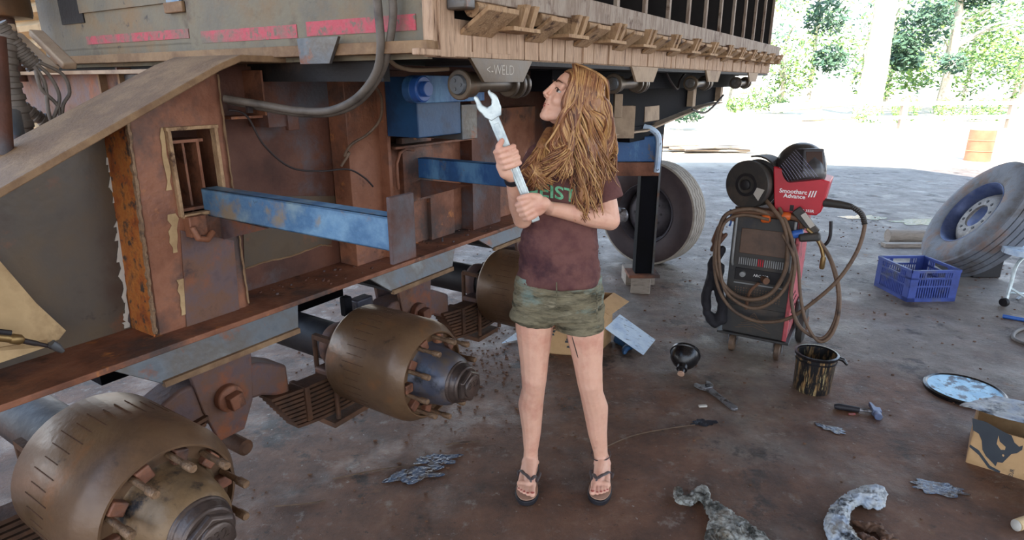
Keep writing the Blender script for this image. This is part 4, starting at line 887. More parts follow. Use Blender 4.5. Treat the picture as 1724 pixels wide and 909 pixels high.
m = M()
for k in range(14): m.lathe([(.001, .0), (.009, .0), (.009, .003)], L(HWm, .06+.05*(k % 4), .25+.055*(k//4)), ma, 8)
mp(m, 'side_hole', 'black')['kind'] = 'stuff'
m = M(); lb(m, -HWm-.01, HWm+.005, -.01, .46, .86, .885); mp(m, 'top_cover', 'leather', bevel=.01)
m = M(); m.tube(spline([L(-HWm-.01, -.02, .83), L(-HWm+.02, -.03, .875), L(0, -.03, .895), L(HWm-.02, -.03, .875), L(HWm, -.02, .82)], 6), .016, 8); mp(m, 'arch_handle', 'leather')
for a in (-.165, .148): 
    m = M(); m.tube(spline([L(a, -.01, .56), L(a-.0, -.035, .60), L(a, -.04, .72), L(a, -.035, .86)], 6), .008, 8); mp(m, 'grab_bar', 'grille')
for a, s_ in ((-.20, -1), (.225, 1)):
    m = M(); m.lathe([(.001, -.025), (.10, -.025), (.12, -.015), (.12, .015), (.10, .025), (.06, .027), (.001, .027)], L(a, .40, .12), ma, 30); wl = mp(m, 'rear_wheel', 'mblack'); m = M(); m.lathe([(.055, .028), (.05, .034), (.001, .034)], L(a, .40, .12), ma*1, 20); mp(m, 'wheel_disc', 'leather', wl)
m = M(); lb(m, HWm, HWm+.03, .28, .42, .12, .30); mp(m, 'wheel_guard', 'mblack', bevel=.01)
# red wire feeder box
fb = -.0
F = [PL(x, y, fb) for x, y in ((1303, 283), (1303, 350), (1310, 357), (1376, 363), (1382, 356), (1397, 312), (1330, 300))]
F2 = [PL(x, y, fb) for x, y in ((1302, 280), (1303, 350), (1311, 358), (1374, 363), (1382, 357), (1398, 306))]
m = M(); m.prism(F2, mb_*.24); fd = mp(m, 'wire_feeder', 'red', bevel=.006)
pT = PL(1334, 326, fb); 
text_mesh('Smootharc', .032, PL(1335, 325.5, fb), ma, Z, .001, .0004, bold=.0006).build('brand_text', Mt['white'], fd)
text_mesh('Advance', .032, PL(1337, 333.5, fb), ma, Z, .001, .0004, bold=.0006).build('brand_text', Mt['white'], fd)
text_mesh('MIG 355R', .020, PL(1356, 356.5, fb), ma, Z, .001, .0004, bold=.0004).build('model_text', Mt['white'], fd)
for k in range(3):
    m = M(); q = PL(1360+4.6*k, 332, fb)-mb_*.001; m.prism([q, q+ma*.006, q+ma*.014+Z*.036, q+ma*.008+Z*.036], -mb_*.001); mp(m, 'slash_mark', 'white', fd)
m = M(); q = PL(1333, 350, fb); m.obox(q, ma*.010, mb_*.003, Z*.016); mp(m, 'rocker_switch', 'black', fd)
m = M(); m.prism([L(.19, .05, .98)]+[PL(x, y, .12) for x, y in ((1398, 308), (1402, 318), (1392, 352), (1386, 356))][:0] or [PL(1396, 310, .06), PL(1404, 300, .06), PL(1396, 338, .06), PL(1388, 340, .06)], mb_*.1); mp(m, 'side_guard', 'redworn', fd)
# spool
sc_ = PL(1262, 310, .02); sa = (mb_*-.93-ma*.37).normalized()
m = M(); m.lathe([(.001, .03), (.045, .03), (.05, .034), (.07, .034), (.10, .036), (.132, .034), (.136, .028), (.136, .0), (.12, -.004), (.12, -.07), (.136, -.074), (.136, -.085), (.001, -.085)], sc_, sa, 48); spo = mp(m, 'wire_spool', 'mblack')
m = M(); m.lathe([(.001, .055), (.022, .055), (.03, .05), (.03, .034)], sc_, sa, 12); m.lathe([(.05, .036), (.066, .036), (.066, .038), (.05, .038)], sc_, sa, 36, True); mp(m, 'spool_hub', 'black', spo)
m = M(); qx = sa.cross(Z).normalized()*-1; qz = qx.cross(sa)*-1
if qz.z < 0: qz = -qz
if qx.dot(ma) < 0: qx = -qx
m.prism([sc_+sa*.0365+qx*cos(a_)*r+qz*sin(a_)*r for a_, r in ((-.1, .07), (-.12, .118), (-.75, .118), (-.72, .07))], sa*.001); mp(m, 'spool_label', 'whitedirty', spo)
m = M(); gR = [[sc_-sa*h+qx*cos(a_)*r+qz*sin(a_)*r for r, h in ((.15, .05), (.16, .05), (.16, .16), (.15, .16))] for a_ in [radians(-50+k*12) for k in range(14)]]
m.rings(gR); m.add([g_[0] for g_ in gR]+[sc_-sa*.16], []); mp(m, 'spool_guard', 'mblack', spo)
m = M(); m.prism([PL(x, y, .05) for x, y in ((1238, 348), (1300, 350), (1318, 372), (1240, 372))], mb_*.12); mp(m, 'spool_bracket', 'leather')
# connectors, clamps, brackets on the top
for x, y in ((1288, 368), (1322, 364)):
    m = M(); c_ = PL(x, y, -.03); m.lathe([(.018, -.02), (.024, -.01), (.024, .02), (.016, .03), (.001, .03)], c_, ma+Z*.1, 14); mp(m, 'cable_plug', 'orange')
m = M(); m.bar(PL(1340, 352, -.04), PL(1374, 392, -.04), .05, .035, mb_); c1 = mp(m, 'torch_holder', 'mblack', bevel=.006); m = M(); m.bar(PL(1352, 360, -.075), PL(1368, 382, -.075), .028, .004, mb_); mp(m, 'holder_label', 'whitedirty', c1)
m = M(); m.lathe([(.02, -.03), (.024, 0), (.02, .04)], PL(1340, 394, -.05), ma+Z*.4, 12); mp(m, 'blue_coupler', 'bluepin')
m = M(); m.tube(spline([PL(1358, 385, -.06), PL(1372, 398, -.06), PL(1382, 415, -.06), PL(1386, 432, -.06)], 6), .010, 8); m.lathe([(.012, 0), (.014, .01), (.014, .06), (.010, .07)], PL(1386.5, 432, -.06), -Z, 12); tg_ = mp(m, 'welding_torch', 'brass'); m = M(); m.bar(PL(1345, 400, -.06), PL(1382, 398, -.06), .05, .045); mp(m, 'torch_body', 'mblack', tg_, bevel=.012)
m = M(); m.tube(spline([PL(1399, 372, .05), PL(1398, 395, .05), PL(1393, 408, .05), PL(1384, 415, .05)], 6), .009, 8); mp(m, 'hanging_hook', 'black')
m = M(); m.tube(spline([PL(1230, 352, .0), PL(1231, 372, 0), PL(1228, 380, 0)], 4), .006, 8); mp(m, 'hanging_hook', 'bluepin')
def cable(P, r, name='welding_cable', mk='hosebrown'):
    m = M(); m.tube(spline([PL(x, y, b_) for x, y, b_ in P], 8), r, 10); return mp(m, name, mk)
cable([(1300, 362, -.03), (1262, 352, -.05), (1222, 362, -.06), (1208, 400, -.07), (1205, 440, -.08), (1216, 475, -.09), (1240, 498, -.10), (1270, 504, -.10), (1300, 492, -.09), (1322, 455, -.08), (1326, 410, -.07), (1318, 375, -.06), (1300, 350, -.04), (1290, 338, -.0)], .012)
cable([(1295, 370, -.05), (1250, 362, -.05), (1218, 378, -.07), (1210, 430, -.08), (1222, 490, -.10), (1262, 518, -.11), (1300, 508, -.11), (1330, 470, -.10), (1336, 420, -.08), (1325, 378, -.06), (1312, 350, -.02)], .010)
cable([(1216, 380, -.05), (1203, 425, -.06), (1208, 480, -.09), (1232, 520, -.10), (1275, 541, -.10), (1325, 537, -.12), (1370, 508, -.13), (1412, 470, -.13), (1442, 425, -.10), (1455, 385, -.08), (1453, 362, -.05), (1436, 348, -.02), (1410, 344, .0)], .010)
cable([(1318, 395, -.06), (1338, 440, -.10), (1332, 500, -.12), (1345, 548, -.14), (1382, 570, -.14), (1404, 545, -.12), (1412, 500, -.10), (1404, 455, -.08), (1392, 425, -.06), (1375, 400, -.05)], .010)
cable([(1370, 395, -.05), (1396, 430, -.07), (1412, 480, -.09), (1412, 530, -.12), (1398, 566, -.15), (1378, 574, -.16), (1358, 545, -.15), (1348, 500, -.12), (1343, 440, -.09), (1330, 392, -.05)], .009)
m = M(); m.tube(spline([PL(1388, 341, .02), PL(1412, 344, .0), PL(1434, 348, -.02)], 6), [.024, .024, .023, .023, .022, .022, .022, .021, .020, .019, .018, .017, .016], 12); mp(m, 'cable_boot', 'mblack')
Pp = spline([PL(1434, 348, -.02), PL(1450, 360, -.05), PL(1456, 378, -.08)], 12); m = M(); m.tube(Pp, [.015 if i % 2 else .011 for i in range(len(Pp))], 10); mp(m, 'strain_relief', 'mblack')
m = M(); m.lathe([(.012, .0), (.018, .02), (.02, .06)], PL(1283, 468, -.02), Vector((-.6, -.5, .3)) * 0 + (-mb_*.8+ma*.5), 12); m.tube(spline([PL(1278, 476, -.05), PL(1262, 492, -.06), PL(1256, 520, -.04)], 6), .009, 8); mp(m, 'power_plug', 'leather')
# black gloves hanging on the left side, brown leather clamp
m = M(); P = [PL(x, y, -.02) for x, y in ((1216, 420), (1202, 440), (1196, 470), (1188, 500), (1190, 525), (1202, 543), (1214, 538), (1216, 510), (1208, 480), (1212, 450))]
m.chain(P, [.022, .03, .026, .03, .028, .034, .034, .03, .026, .03]); o = blob(m, 'cable_bundle', Mt['glove'], mc, .008, 3, lambda p: noise.noise(p*30)*.008)
m = M(); m.chain([PL(1222, 362, -.02), PL(1212, 385, -.03), PL(1203, 405, -.03)], [.010, .022, .02]); m.chain([PL(1222, 395, -.03), PL(1208, 408, -.03), PL(1199, 420, -.03)], [.012, .022, .014]); blob(m, 'earth_clamp', Mt['leather'], mc, .006, 2)

# welding helmet on the feeder
hc = PL(1347, 281, .10); hf = (ma*.50-mb_*.72+Z*.30).normalized(); hl = Z.cross(hf).normalized(); hu = hf.cross(hl)
m = M(); m.ell(hc, hf*.150, hl*.128, hu*.135, 18, 28); m.ell(hc+hf*.05-hu*.04, hf*.11, hl*.105, hu*.115, 14, 22)
m.rings([[hc+hf*x+hl*a+hu*(b_+.012) for a, b_ in ((-w_, -h_), (w_, -h_), (w_*.86, h_), (-w_*.86, h_))] for x, w_, h_ in ((.02, .10, .085), (.145, .066, .058))])
m.v = [p if (p-hc).dot(hu) > -.095 else p+hu*(-.095-(p-hc).dot(hu)) for p in m.v]
hm = thing('welding_helmet', hc-hu*.1, 'dark welding helmet with lilac striped sides resting on the red wire feeder', 'welding helmet')
hshell = blob(m, 'shell', Mt['helmet'], hm, .005, 5)
m = M(); m.obox(hc+hf*.144+hu*.012, hf*.003, hl*.047, hu*.042); m.build('visor', Mt['visor'], hm, .003)
bvh2 = BVHTree.FromPolygons([v.co+TLOC[hshell.name] for v in hshell.data.vertices], [tuple(p.vertices) for p in hshell.data.polygons])
for k in range(11):
    P = []
    for i in range(12):
        t = i/11; px = 1309+3.0*k+t*(16+2.2*k); py = 284-3.2*k+t*(26+2.0*k)-6*t*(1-t)
        h_ = bvh2.ray_cast(EYE, ray(px, py).normalized())[0]
        if h_: P.append(h_)
    if len(P) > 5: m = M(); m.tube(P, .0011, 5); m.build('decal_stripe', Mt['decal'], hm)
m = M(); m.tube(spline([PL(1312, 300, .06), PL(1335, 312, .05), PL(1365, 314, .05), PL(1392, 308, .06)], 6), .006, 6); m.build('chin_edge', Mt['helmet'], hm)

# ================================================================ CRATE
cr0 = Vector((3.0, 4.33, 0)); ca = Vector((.999, .04, 0)).normalized(); cb = Vector((-.04, .999, 0)); CW, CD, CHt = .375, .40, .25
crt = thing('plastic_crate', cr0+ca*CW/2+cb*CD/2, 'blue slotted plastic crate on the floor in front of the leaning wheel', 'crate')
def cp(m, name, **k): return m.build(name, Mt['crate'], crt, **k)
def wall(o, d, n_, Lw, name):
    m = M()
    def bx(s0, s1, z0, z1, t=.004, off=0): m.obox(o+d*(s0+s1)/2+n_*(off)+Z*(z0+z1)/2, d*(s1-s0)/2, n_*t, Z*(z1-z0)/2)
    bx(0, Lw, 0, .03); bx(0, Lw, CHt-.02, CHt, .010); bx(0, Lw, CHt-.075, CHt-.06); bx(0, Lw, .115, .127, .006); bx(0, .06, 0, CHt); bx(Lw-.06, Lw, 0, CHt)
    s = .07
    while s < Lw-.065:
        z1 = CHt-.065
        if abs(s-Lw/2) > .075: z1 = CHt-.01
        bx(s, s+.008, .02, z1); s += .019
    bx(Lw/2-.085, Lw/2-.075, CHt-.07, CHt-.01); bx(Lw/2+.075, Lw/2+.085, CHt-.07, CHt-.01)
    cp(m, name)
wall(cr0, ca, cb, CW, 'crate_side'); wall(cr0+cb*CD, ca, cb, CW, 'crate_side'); wall(cr0, cb, ca, CD, 'crate_side'); wall(cr0+ca*CW, cb, ca, CD, 'crate_side')
m = M(); m.obox(cr0+ca*CW/2+cb*CD/2+Z*.006, ca*CW/2, cb*CD/2, Z*.005)
cp(m, 'crate_floor')

# ================================================================ WHEELS
def tyre(c, n_, R, w_, label, name, mats, lugs=10, wob=.008):
    n_ = n_.normalized(); t = thing(name, c-Z*R, label, 'wheel'); h = w_/2
    m = M(); m.lathe([(R*.56, -h*.8), (R*.62, -h*.98), (R*.80, -h*1.05), (R*.92, -h*.98), (R*.975, -h*.80)]+[(R*.975, h*.80), (R*.92, h*.98), (R*.80, h*1.05), (R*.62, h*.98), (R*.56, h*.8), (R*.54, h*.5), (R*.54, -h*.5)], c, n_, 72, True); m.build('sidewall', Mt[mats[0]], t)
    m = M(); pr = []
    for k in range(5):
        a0 = -h*.84+k*h*.336; pr += [(R*.978, a0), (R, a0+.004), (R, a0+h*.30), (R*.978, a0+h*.33)]
    pr += [(R*.95, h*.84), (R*.95, -h*.84)]
    seg = 120; q = n_.orthogonal().normalized(); b2 = n_.cross(q); rings_ = []
    for rr, hh_ in pr: rings_.append([c+n_*(hh_+(wob*(1 if j % 4 < 2 else -1) if abs(hh_) < h*.8 else 0))+(q*cos(2*pi*j/seg)+b2*sin(2*pi*j/seg))*rr for j in range(seg)])
    m.rings(rings_, True); m.build('tread', Mt[mats[1]], t)
    m = M(); m.lathe([(R*.56, h*.82), (R*.585, h*.9), (R*.575, h*.92), (R*.53, h*.75), (R*.51, h*.3), (R*.50, -h*.3), (R*.53, -h*.75), (R*.575, -h*.92), (R*.585, -h*.9), (R*.56, -h*.82)], c, n_, 56, True); rm = m.build('rim', Mt[mats[2]], t)
    m = M(); m.lathe([(R*.50, h*.05), (R*.47, h*.18), (R*.40, h*.42), (R*.34, h*.5), (R*.21, h*.5), (R*.20, h*.44), (R*.20, h*.38), (R*.33, h*.4), (R*.39, h*.32), (R*.46, h*.08), (R*.50, -.03)], c, n_, 48, True); m.build('wheel_disc', Mt[mats[3]], rm)
    for k in range(lugs):
        a = 2*pi*k/lugs; m = M(); m.lathe([(.001, h*.5), (R*.026, h*.5), (R*.026, h*.53), (.001, h*.53)], c+(q*cos(a)+b2*sin(a))*R*.28, n_, 8); m.build('lug_hole', Mt['black'], rm)
    return t
c1 = Vector((1.27, 5.42, .465)); n1 = Vector((-.66, -.75, .05)); tyre(c1, n1, .465, .27, 'dark truck wheel with pale ribbed tread standing behind the trailer landing leg', 'truck_wheel', ('rubber', 'tread', 'rim', 'rim'))
c2 = PY(1657, 363, 4.95); toC = (EYE-c2).normalized(); Rr = X; Uc = Vector((0, st_, ct))
Rr = (-toC).cross(Z).normalized(); Uc = Rr.cross(-toC).normalized(); n2 = (toC*.44+Rr*-.78+Uc*.45).normalized(); R2 = .50
c2 = c2+Z*((R2*sqrt(1-n2.z**2)+.135*abs(n2.z))-c2.z)
tw2 = tyre(c2, n2, R2, .27, 'dusty truck wheel with blue grey rim leaning back behind the blue crate', 'truck_wheel', ('tyreblue', 'tyreblue', 'rimblue', 'rimplate'), wob=0)

# ================================================================ THINGS ON THE FLOOR
def single(o, label, cat, group=None): return tag(o, label, cat, group)
# bucket
bc = Vector((1.635, 2.97, 0)); bk = thing('bucket', bc, 'black open bucket with yellow brown drips down its side', 'bucket')
m = M(); m.lathe([(.001, .004), (.086, .004), (.090, .0), (.093, .01), (.099, .205), (.095, .205), (.088, .012), (.001, .012)], bc, Z, 48); m.build('bucket_wall', Mt['bucket'], bk)
m = M(); m.lathe([(.098, .20), (.107, .20), (.109, .215), (.098, .217)], bc, Z, 48, True); m.lathe([(.097, .175), (.103, .175), (.103, .182), (.097, .182)], bc, Z, 48, True); m.build('bucket_rim', Mt['oil'], bk)
m = M(); m.lathe([(.001, .12), (.094, .12)], bc, Z, 32); m.build('oil_fill', Mt['oil'], bk)
m = M(); m.chain([bc+Vector((.105, -.02, .19)), bc+Vector((.13, -.03, .185)), bc+Vector((.145, -.04, .165))], [.012, .011, .008]); m.build('handle_lug', Mt['oil'], bk)
# lid
lc = Vector((2.44, 2.93, 0)); ld = thing('round_lid', lc, 'round pale blue lid with black rim lying on the floor', 'lid')
m = M(); m.lathe([(.001, .014), (.168, .014), (.172, .018), (.001, .006)], lc, Z, 48); m.build('lid_face', Mt['lid'], ld)
m = M(); m.lathe([(.168, .0), (.186, .0), (.188, .018), (.176, .024), (.168, .018)], lc, Z, 56, True); m.build('lid_rim', Mt['oil'], ld)
# funnel-like black cap
fc = Vector((.985, 3.16, .085)); fd_ = Vector((-.35, -.82, -.42)).normalized()
m = M(); m.lathe([(.001, -.06), (.070, -.06), (.084, -.05), (.086, -.035), (.080, -.03), (.078, .0), (.060, .03), (.038, .05), (.030, .055), (.030, .08), (.020, .085), (.018, .11), (.001, .11)], fc, fd_, 36); fo = m.build('oil_funnel', Mt['oil']); single(fo, 'black oily funnel lying on its side on the floor', 'funnel')
m = M(); m.lathe([(.0181, .09), (.019, .115), (.008, .118)], fc, fd_, 16); m.build('funnel_tip', Mt['insole'], fo)
# adjustable spanner
def flat(o, d, P, th, zb=.002):
    n_ = Vector((-d.y, d.x, 0)); m = M(); m.prism([o+d*a+n_*b_+Z*zb for a, b_ in P], Z*th); return m
s0, s1 = PZ(1236, 690), PZ(1186, 652); d = (s1-s0); Ls = d.length; d.normalize()
aw = thing('adjustable_wrench', s0, 'greasy adjustable wrench lying between funnel and bucket', 'wrench')
m = flat(s0, d, [(-.014, -.010), (-.014, .010), (0, .020), (.02, .018), (Ls*.5, .014), (Ls*.85, .019), (Ls*.85, -.019), (Ls*.5, -.014), (.02, -.018), (0, -.020)], .014); m.build('handle', Mt['steel'], aw, .002)
m = flat(s0+d*Ls*.84, d, [(0, -.02), (.0, .024), (.02, .044), (.065, .052), (.070, .034), (.048, .026), (.038, .0), (.043, -.013), (.076, -.031), (.060, -.046), (.02, -.042)], .018); m.build('jaw', Mt['steel'], aw, .002)
m = M(); m.lathe([(.007, -.012), (.009, 0), (.007, .012)], s0+d*(Ls*.9)+Z*.026, Vector((-d.y, d.x, 0)), 10); m.build('adjuster', Mt['black'], aw)
# hammer with dark handle
h0, h1 = PZ(1404, 688), PZ(1474, 698); d = (h1-h0); Lh = d.length; d.normalize(); nn = Vector((-d.y, d.x, 0))
hmr = thing('hammer', h0, 'small hammer with dark rubber grip and blue steel head on the floor', 'hammer')
m = M(); m.tube([h0+Z*.014, h0+d*.02+Z*.016, h0+d*Lh*.6+Z*.014], [.011, .017, .014], 10); m.build('grip', Mt['sole'], hmr)
m = M(); m.tube([h0+d*Lh*.6+Z*.014, h0+d*Lh+Z*.016], .008, 8); m.build('shaft', Mt['steel'], hmr)
m = M(); m.lathe([(.001, -.055), (.018, -.055), (.019, -.02), (.012, -.015)], h0+d*Lh+Z*.016, nn*-1*-1, 14); m.obox(h0+d*Lh+Z*.018, d*.020, nn*.022, Z*.016); m.prism([h0+d*(Lh-.012)+nn*.016+Z*.004, h0+d*(Lh+.012)+nn*.016+Z*.004, h0+d*(Lh-.004)+nn*.085+Z*.004, h0+d*(Lh-.016)+nn*.085+Z*.004], Z*.02); m.build('head', Mt['rimblue'], hmr, .003)
# chips
m = M(); q = PZ(1183, 685); m.obox(q+Z*.006, Vector((.022, .003, 0)), Vector((-.001, .008, 0)), Z*.005); single(m.build('white_chip', Mt['whitedirty'], bevel=.002), 'small white chip lying left of the adjustable wrench', 'chip')
m = M(); q = PZ(1434, 698); m.obox(q+Z*.004, Vector((.016, .0, 0)), Vector((0, .006, 0)), Z*.004); single(m.build('red_white_chip', Mt['redstripe'], bevel=.002), 'small red and white chip beside the hammer handle', 'chip')
# cardboard box with bull print
b0 = PZ(1627, 778); bd = (PZ(1718, 806)-b0).normalized(); bnm = Vector((-bd.y, bd.x, 0)); HB = .185; WB_ = .42; DB = .30
bx = thing('cardboard_box', b0+bd*.15, 'cardboard box with dark bull head print and stained cloth on top, at the right edge', 'box')
m = M(); m.obox(b0+bd*WB_/2+Z*HB/2, bd*WB_/2, bnm*.003, Z*HB/2); fw = m.build('front_wall', Mt['card'], bx)
for nm, c_, ax_, ay_ in (('side_wall', b0+bnm*DB/2, bd*.003, bnm*DB/2), ('side_wall', b0+bd*WB_+bnm*DB/2, bd*.003, bnm*DB/2), ('back_wall', b0+bd*WB_/2+bnm*DB, bd*WB_/2, bnm*.003)):
    m = M(); m.obox(c_+Z*HB/2, ax_, ay_, Z*HB/2); m.build(nm, Mt['card'], bx)
def BF(px, py): return PN(px, py, b0-bnm*.0036, bnm)
bull = [(1637, 704), (1660, 710), (1690, 727), (1703, 733), (1708, 745), (1716, 752), (1722, 750), (1721, 757), (1712, 763), (1703, 764), (1697, 770), (1692, 775), (1688, 779), (1679, 778), (1676, 785), (1672, 780), (1660, 768), (1654, 757), (1653, 742), (1648, 730), (1638, 724)]
m = M(); m.prism([BF(*p) for p in bull], -bnm*.0006); m.prism([BF(*p) for p in ((1633, 748), (1648, 758), (1667, 784), (1684, 793), (1683, 797), (1664, 788), (1648, 766), (1632, 752))], -bnm*.0006); m.build('bull_print', Mt['print'], bx, smooth=False)
m = M(); m.prism([BF(*p)-bnm*.0008 for p in ((1681, 733), (1683, 743), (1693, 752), (1692, 757), (1685, 757), (1678, 747))], -bnm*.0004); m.prism([BF(*p)-bnm*.0008 for p in ((1688, 764), (1691, 766), (1690, 769), (1687, 767))], -bnm*.0004); m.build('bull_horn', Mt['card'], bx, smooth=False)
text_mesh('BOX'[:0]+'IZUR', .02, BF(1706, 798), Z, -bd, .0012, .0003).build('side_print', Mt['print'], bx)
# stained cloth and crumpled paper on top
cl = M(); N1, N2 = 16, 10; P00 = PZ(1600, 665, .0)
pts = []
def clothpt(i, j):
    s_, t_ = i/N1, j/N2
    a = PY(1606, 664, 2.72); a.z = .012
    b1 = b0+bnm*.02+bd*.02; 
    p = a.lerp(b0+bd*.44+bnm*.0+Z*(HB+.03), s_) + (bnm*.26)*t_*(.3+.7*s_)
    p.z = .014+(HB+.05-.014)*min(1, (s_/.5)**1.0) + noise.noise(Vector((s_*6, t_*5, 1)))*.02*min(1, s_*3)
    return p
base_ = [b0+Z*HB, b0+bd*.44+Z*HB]
grid = [[None]*(N2+1) for _ in range(N1+1)]
cA, cB, cC, cD = b0+bd*-.07+bnm*.09+Z*(HB+.012), b0+bd*.46+bnm*-.01+Z*(HB+.05), b0+bd*.46+bnm*.26+Z*(HB+.05), b0+bd*.05+bnm*.30+Z*(HB+.012)
for i in range(N1+1):
    for j in range(N2+1):
        s_, t_ = i/N1, j/N2; p = cA.lerp(cB, s_).lerp(cD.lerp(cC, s_), t_); p.z += .022+noise.noise(Vector((s_*5, t_*4, 3)))*.012; grid[i][j] = p
m = M(); m.add([p for r in grid for p in r], [(i*(N2+1)+j, (i+1)*(N2+1)+j, (i+1)*(N2+1)+j+1, i*(N2+1)+j+1) for i in range(N1) for j in range(N2)]); o = m.build('stained_cloth', Mt['ragblue']); sm = o.modifiers.new('solid', 'SOLIDIFY'); sm.thickness = .006
single(o, 'white oil-stained cloth laid over the bull print cardboard box', 'cloth')
m = M(); m.sph(b0+bd*.36+bnm*.16+Z*(HB+.10), .06, 10, 14); o = blob(m, 'crumpled_paper', Mt['ragblue'], None, .008, 1, lambda p: noise.noise(p*25)*.03); single(o, 'crumpled bluish white paper on top of the stained cloth', 'paper')
# wood handle at the corner
m = M(); q0 = PZ(1712, 884, .02); m.tube([q0, q0+Vector((.14, .05, .0))], [.021, .021], 14); o = m.build('wood_offcut', Mt['palewood']); single(o, 'round pale wood stick end at the lower right corner', 'stick')
m = M(); m.ell(q0+Vector((-.004, -.001, 0)), X*.012, Y*.021, Z*.021); m.build('frayed_end', Mt['whitedirty'], o)
# rags
def rag(P, R, name, mk, label, amp=.012, sc=(34, 34, 34)):
    m = M(); m.chain(P, R, 12)
    def dsp(p): q = Vector((p.x*sc[0], p.y*sc[1], p.z*sc[2])); return amp*(noise.noise(q)+.5*noise.noise(q*2.3))
    o = blob(m, name, Mt[mk], None, .006, 1, dsp); me = o.data
    for v in me.vertices: v.co.z = max(.001, v.co.z)
    return single(o, label, 'rag')
R1 = []
m = M()
kn = [PZ(x, y, .02) for x, y in ((1142, 824), (1143, 838), (1160, 842), (1172, 832), (1184, 824), (1187, 838), (1198, 850))]
m.chain(kn, [.018, .022, .022, .022, .024, .022, .02], 12)
for (x0_, y0_, x1_, y1_, ra, rb) in ((1195, 850, 1225, 905, .024, .04), (1200, 852, 1250, 890, .024, .04), (1205, 850, 1275, 905, .02, .035), (1215, 880, 1260, 925, .04, .04), (1250, 890, 1300, 925, .035, .03), (1208, 870, 1200, 930, .028, .035)):
    m.cap(PZ(x0_, y0_, .012), PZ(x1_, y1_, .012), ra, rb)
def dsp(p): q = Vector((p.x*26, p.y*26, p.z*26)); w2_ = Vector((noise.noise(q), noise.noise(q+Vector((5, 5, 5))), 0)); return .020*(.5-abs(noise.noise(q+w2_*1.5)))*1.2-.012+.012*(.4-abs(noise.noise(q*2.4+w2_)))
o = blob(m, 'rag', Mt['rag'], None, .004, 1, dsp)
for v in o.data.vertices: v.co.z = max(.001, v.co.z*.8)
single(o, 'dirty white twisted rag with knotted end on the near floor', 'rag')
m = M(); P = [PZ(x, y, .03) for x, y in ((1476, 832), (1455, 832), (1432, 842), (1414, 860), (1408, 885), (1420, 910), (1440, 935))]
m.chain(P, [.038, .030, .028, .034, .042, .05, .05], 12); m.ell(PZ(1468, 842, .03), X*.05, Y*.04, Z*.035)
o = blob(m, 'rag', Mt['ragblue'], None, .004, 1, dsp)
for v in o.data.vertices: v.co.z = max(.001, v.co.z)
single(o, 'bluish white rag curled in an arc on the near floor', 'rag')
m = M(); m.chain([PZ(x, y, .012) for x, y in ((1440, 880), (1460, 888), (1478, 886), (1488, 900), (1505, 906), (1480, 915), (1450, 905))], [.016, .02, .018, .018, .014, .02, .018], 10)
o = blob(m, 'rag', Mt['leather'], None, .005, 1, dsp)
for v in o.data.vertices: v.co.z = max(.001, v.co.z)
single(o, 'small brown rag scrap beside the curled white rag', 'rag')
# box, plate, card behind the woman
F1, F2_, F3, F4 = Vector((.19, 3.42, 0)), Vector((.50, 3.36, 0)), Vector((.64, 3.60, 0)), Vector((.33, 3.68, 0)); hB = .33
bx = thing('cardboard_box', (F1+F3)/2, 'open cardboard box with dark printing standing behind the woman', 'box')
for nm, a, b_ in (('front_wall', F1, F2_), ('side_wall', F2_, F3), ('back_wall', F3, F4), ('side_wall', F4, F1)):
    m = M(); n_ = (b_-a).cross(Z).normalized(); m.prism([a, b_, b_+Z*hB, a+Z*hB], n_*-.004); m.build(nm, Mt['card'], bx)
m = M(); m.prism([F1, F2_, F3, F4], Z*.004); m.build('box_floor', Mt['card'], bx)
m = M(); m.prism([F2_+Z*hB, F3+Z*hB, F3+Z*(hB+.02)+Vector((.10, .0, -.08)), F2_+Z*(hB+.02)+Vector((.08, 0, -.08))], Z*.003); m.build('flap', Mt['card'], bx)
fn = (F2_-F1).normalized(); fnn = fn.cross(Z)
m = M()
for k in range(14): q = F1+fn*random.uniform(.03, .26)+Z*random.uniform(.04, .28)+fnn*.001; m.prism([q, q+fn*random.uniform(.01, .03), q+fn*.02+Z*random.uniform(.01, .03), q+Z*.012], fnn*.001)
m.build('box_print', Mt['print'], bx)['kind'] = 'stuff'
q = [PZ(1083, 598, .004), PZ(1103, 573, .004), PZ(1043, 530, .13), PZ(1018, 553, .13)]; n_ = (q[1]-q[0]).cross(q[3]-q[0]).normalized()
m = M(); m.prism(q, n_*.006); single(m.build('painted_panel', Mt['paper'], bevel=.001), 'pale blue scratched panel propped against the cardboard box behind the woman', 'panel')
m = M(); m.chain([PZ(1040, 572, .02), PZ(1058, 582, .02), PZ(1052, 592, .02)], [.03, .03, .02]); o = blob(m, 'rag', Mt['bluebox'], None, .008, 1, lambda p: noise.noise(p*20)*.02)
for v in o.data.vertices: v.co.z = max(.001, v.co.z)
single(o, 'dark blue rag under the propped pale blue panel', 'rag')
m = M(); q = [PZ(845, 578, .003), PZ(872, 572, .003), PZ(875, 556, .05)]; m.prism(q, Z*.004); single(m.build('sheet_offcut', Mt['paper']), 'white triangular sheet offcut beside the third drum', 'sheet')
m = M(); m.obox((1.10, 4.93, .066), X*.075, Y*.10, Z*.066); R_z = Matrix.Rotation(radians(-14), 3, 'Z'); m.v = [R_z @ (p-Vector((1.10, 4.93, 0)))+Vector((1.10, 4.93, 0)) for p in m.v]
m.v = [p+Vector((lg.x-1.10, lg.y-4.93, 0)) for p in m.v]
single(m.build('timber_block', Mt['timber'], bevel=.004), 'squared timber block under the trailer landing leg', 'timber block')
m = M(); m.obox((lg.x+.02, lg.y+.22, .06), X*.12, Y*.10, Z*.06); single(m.build('timber_block', Mt['timber'], bevel=.004), 'second timber block behind the first at the wheel foot', 'timber block')
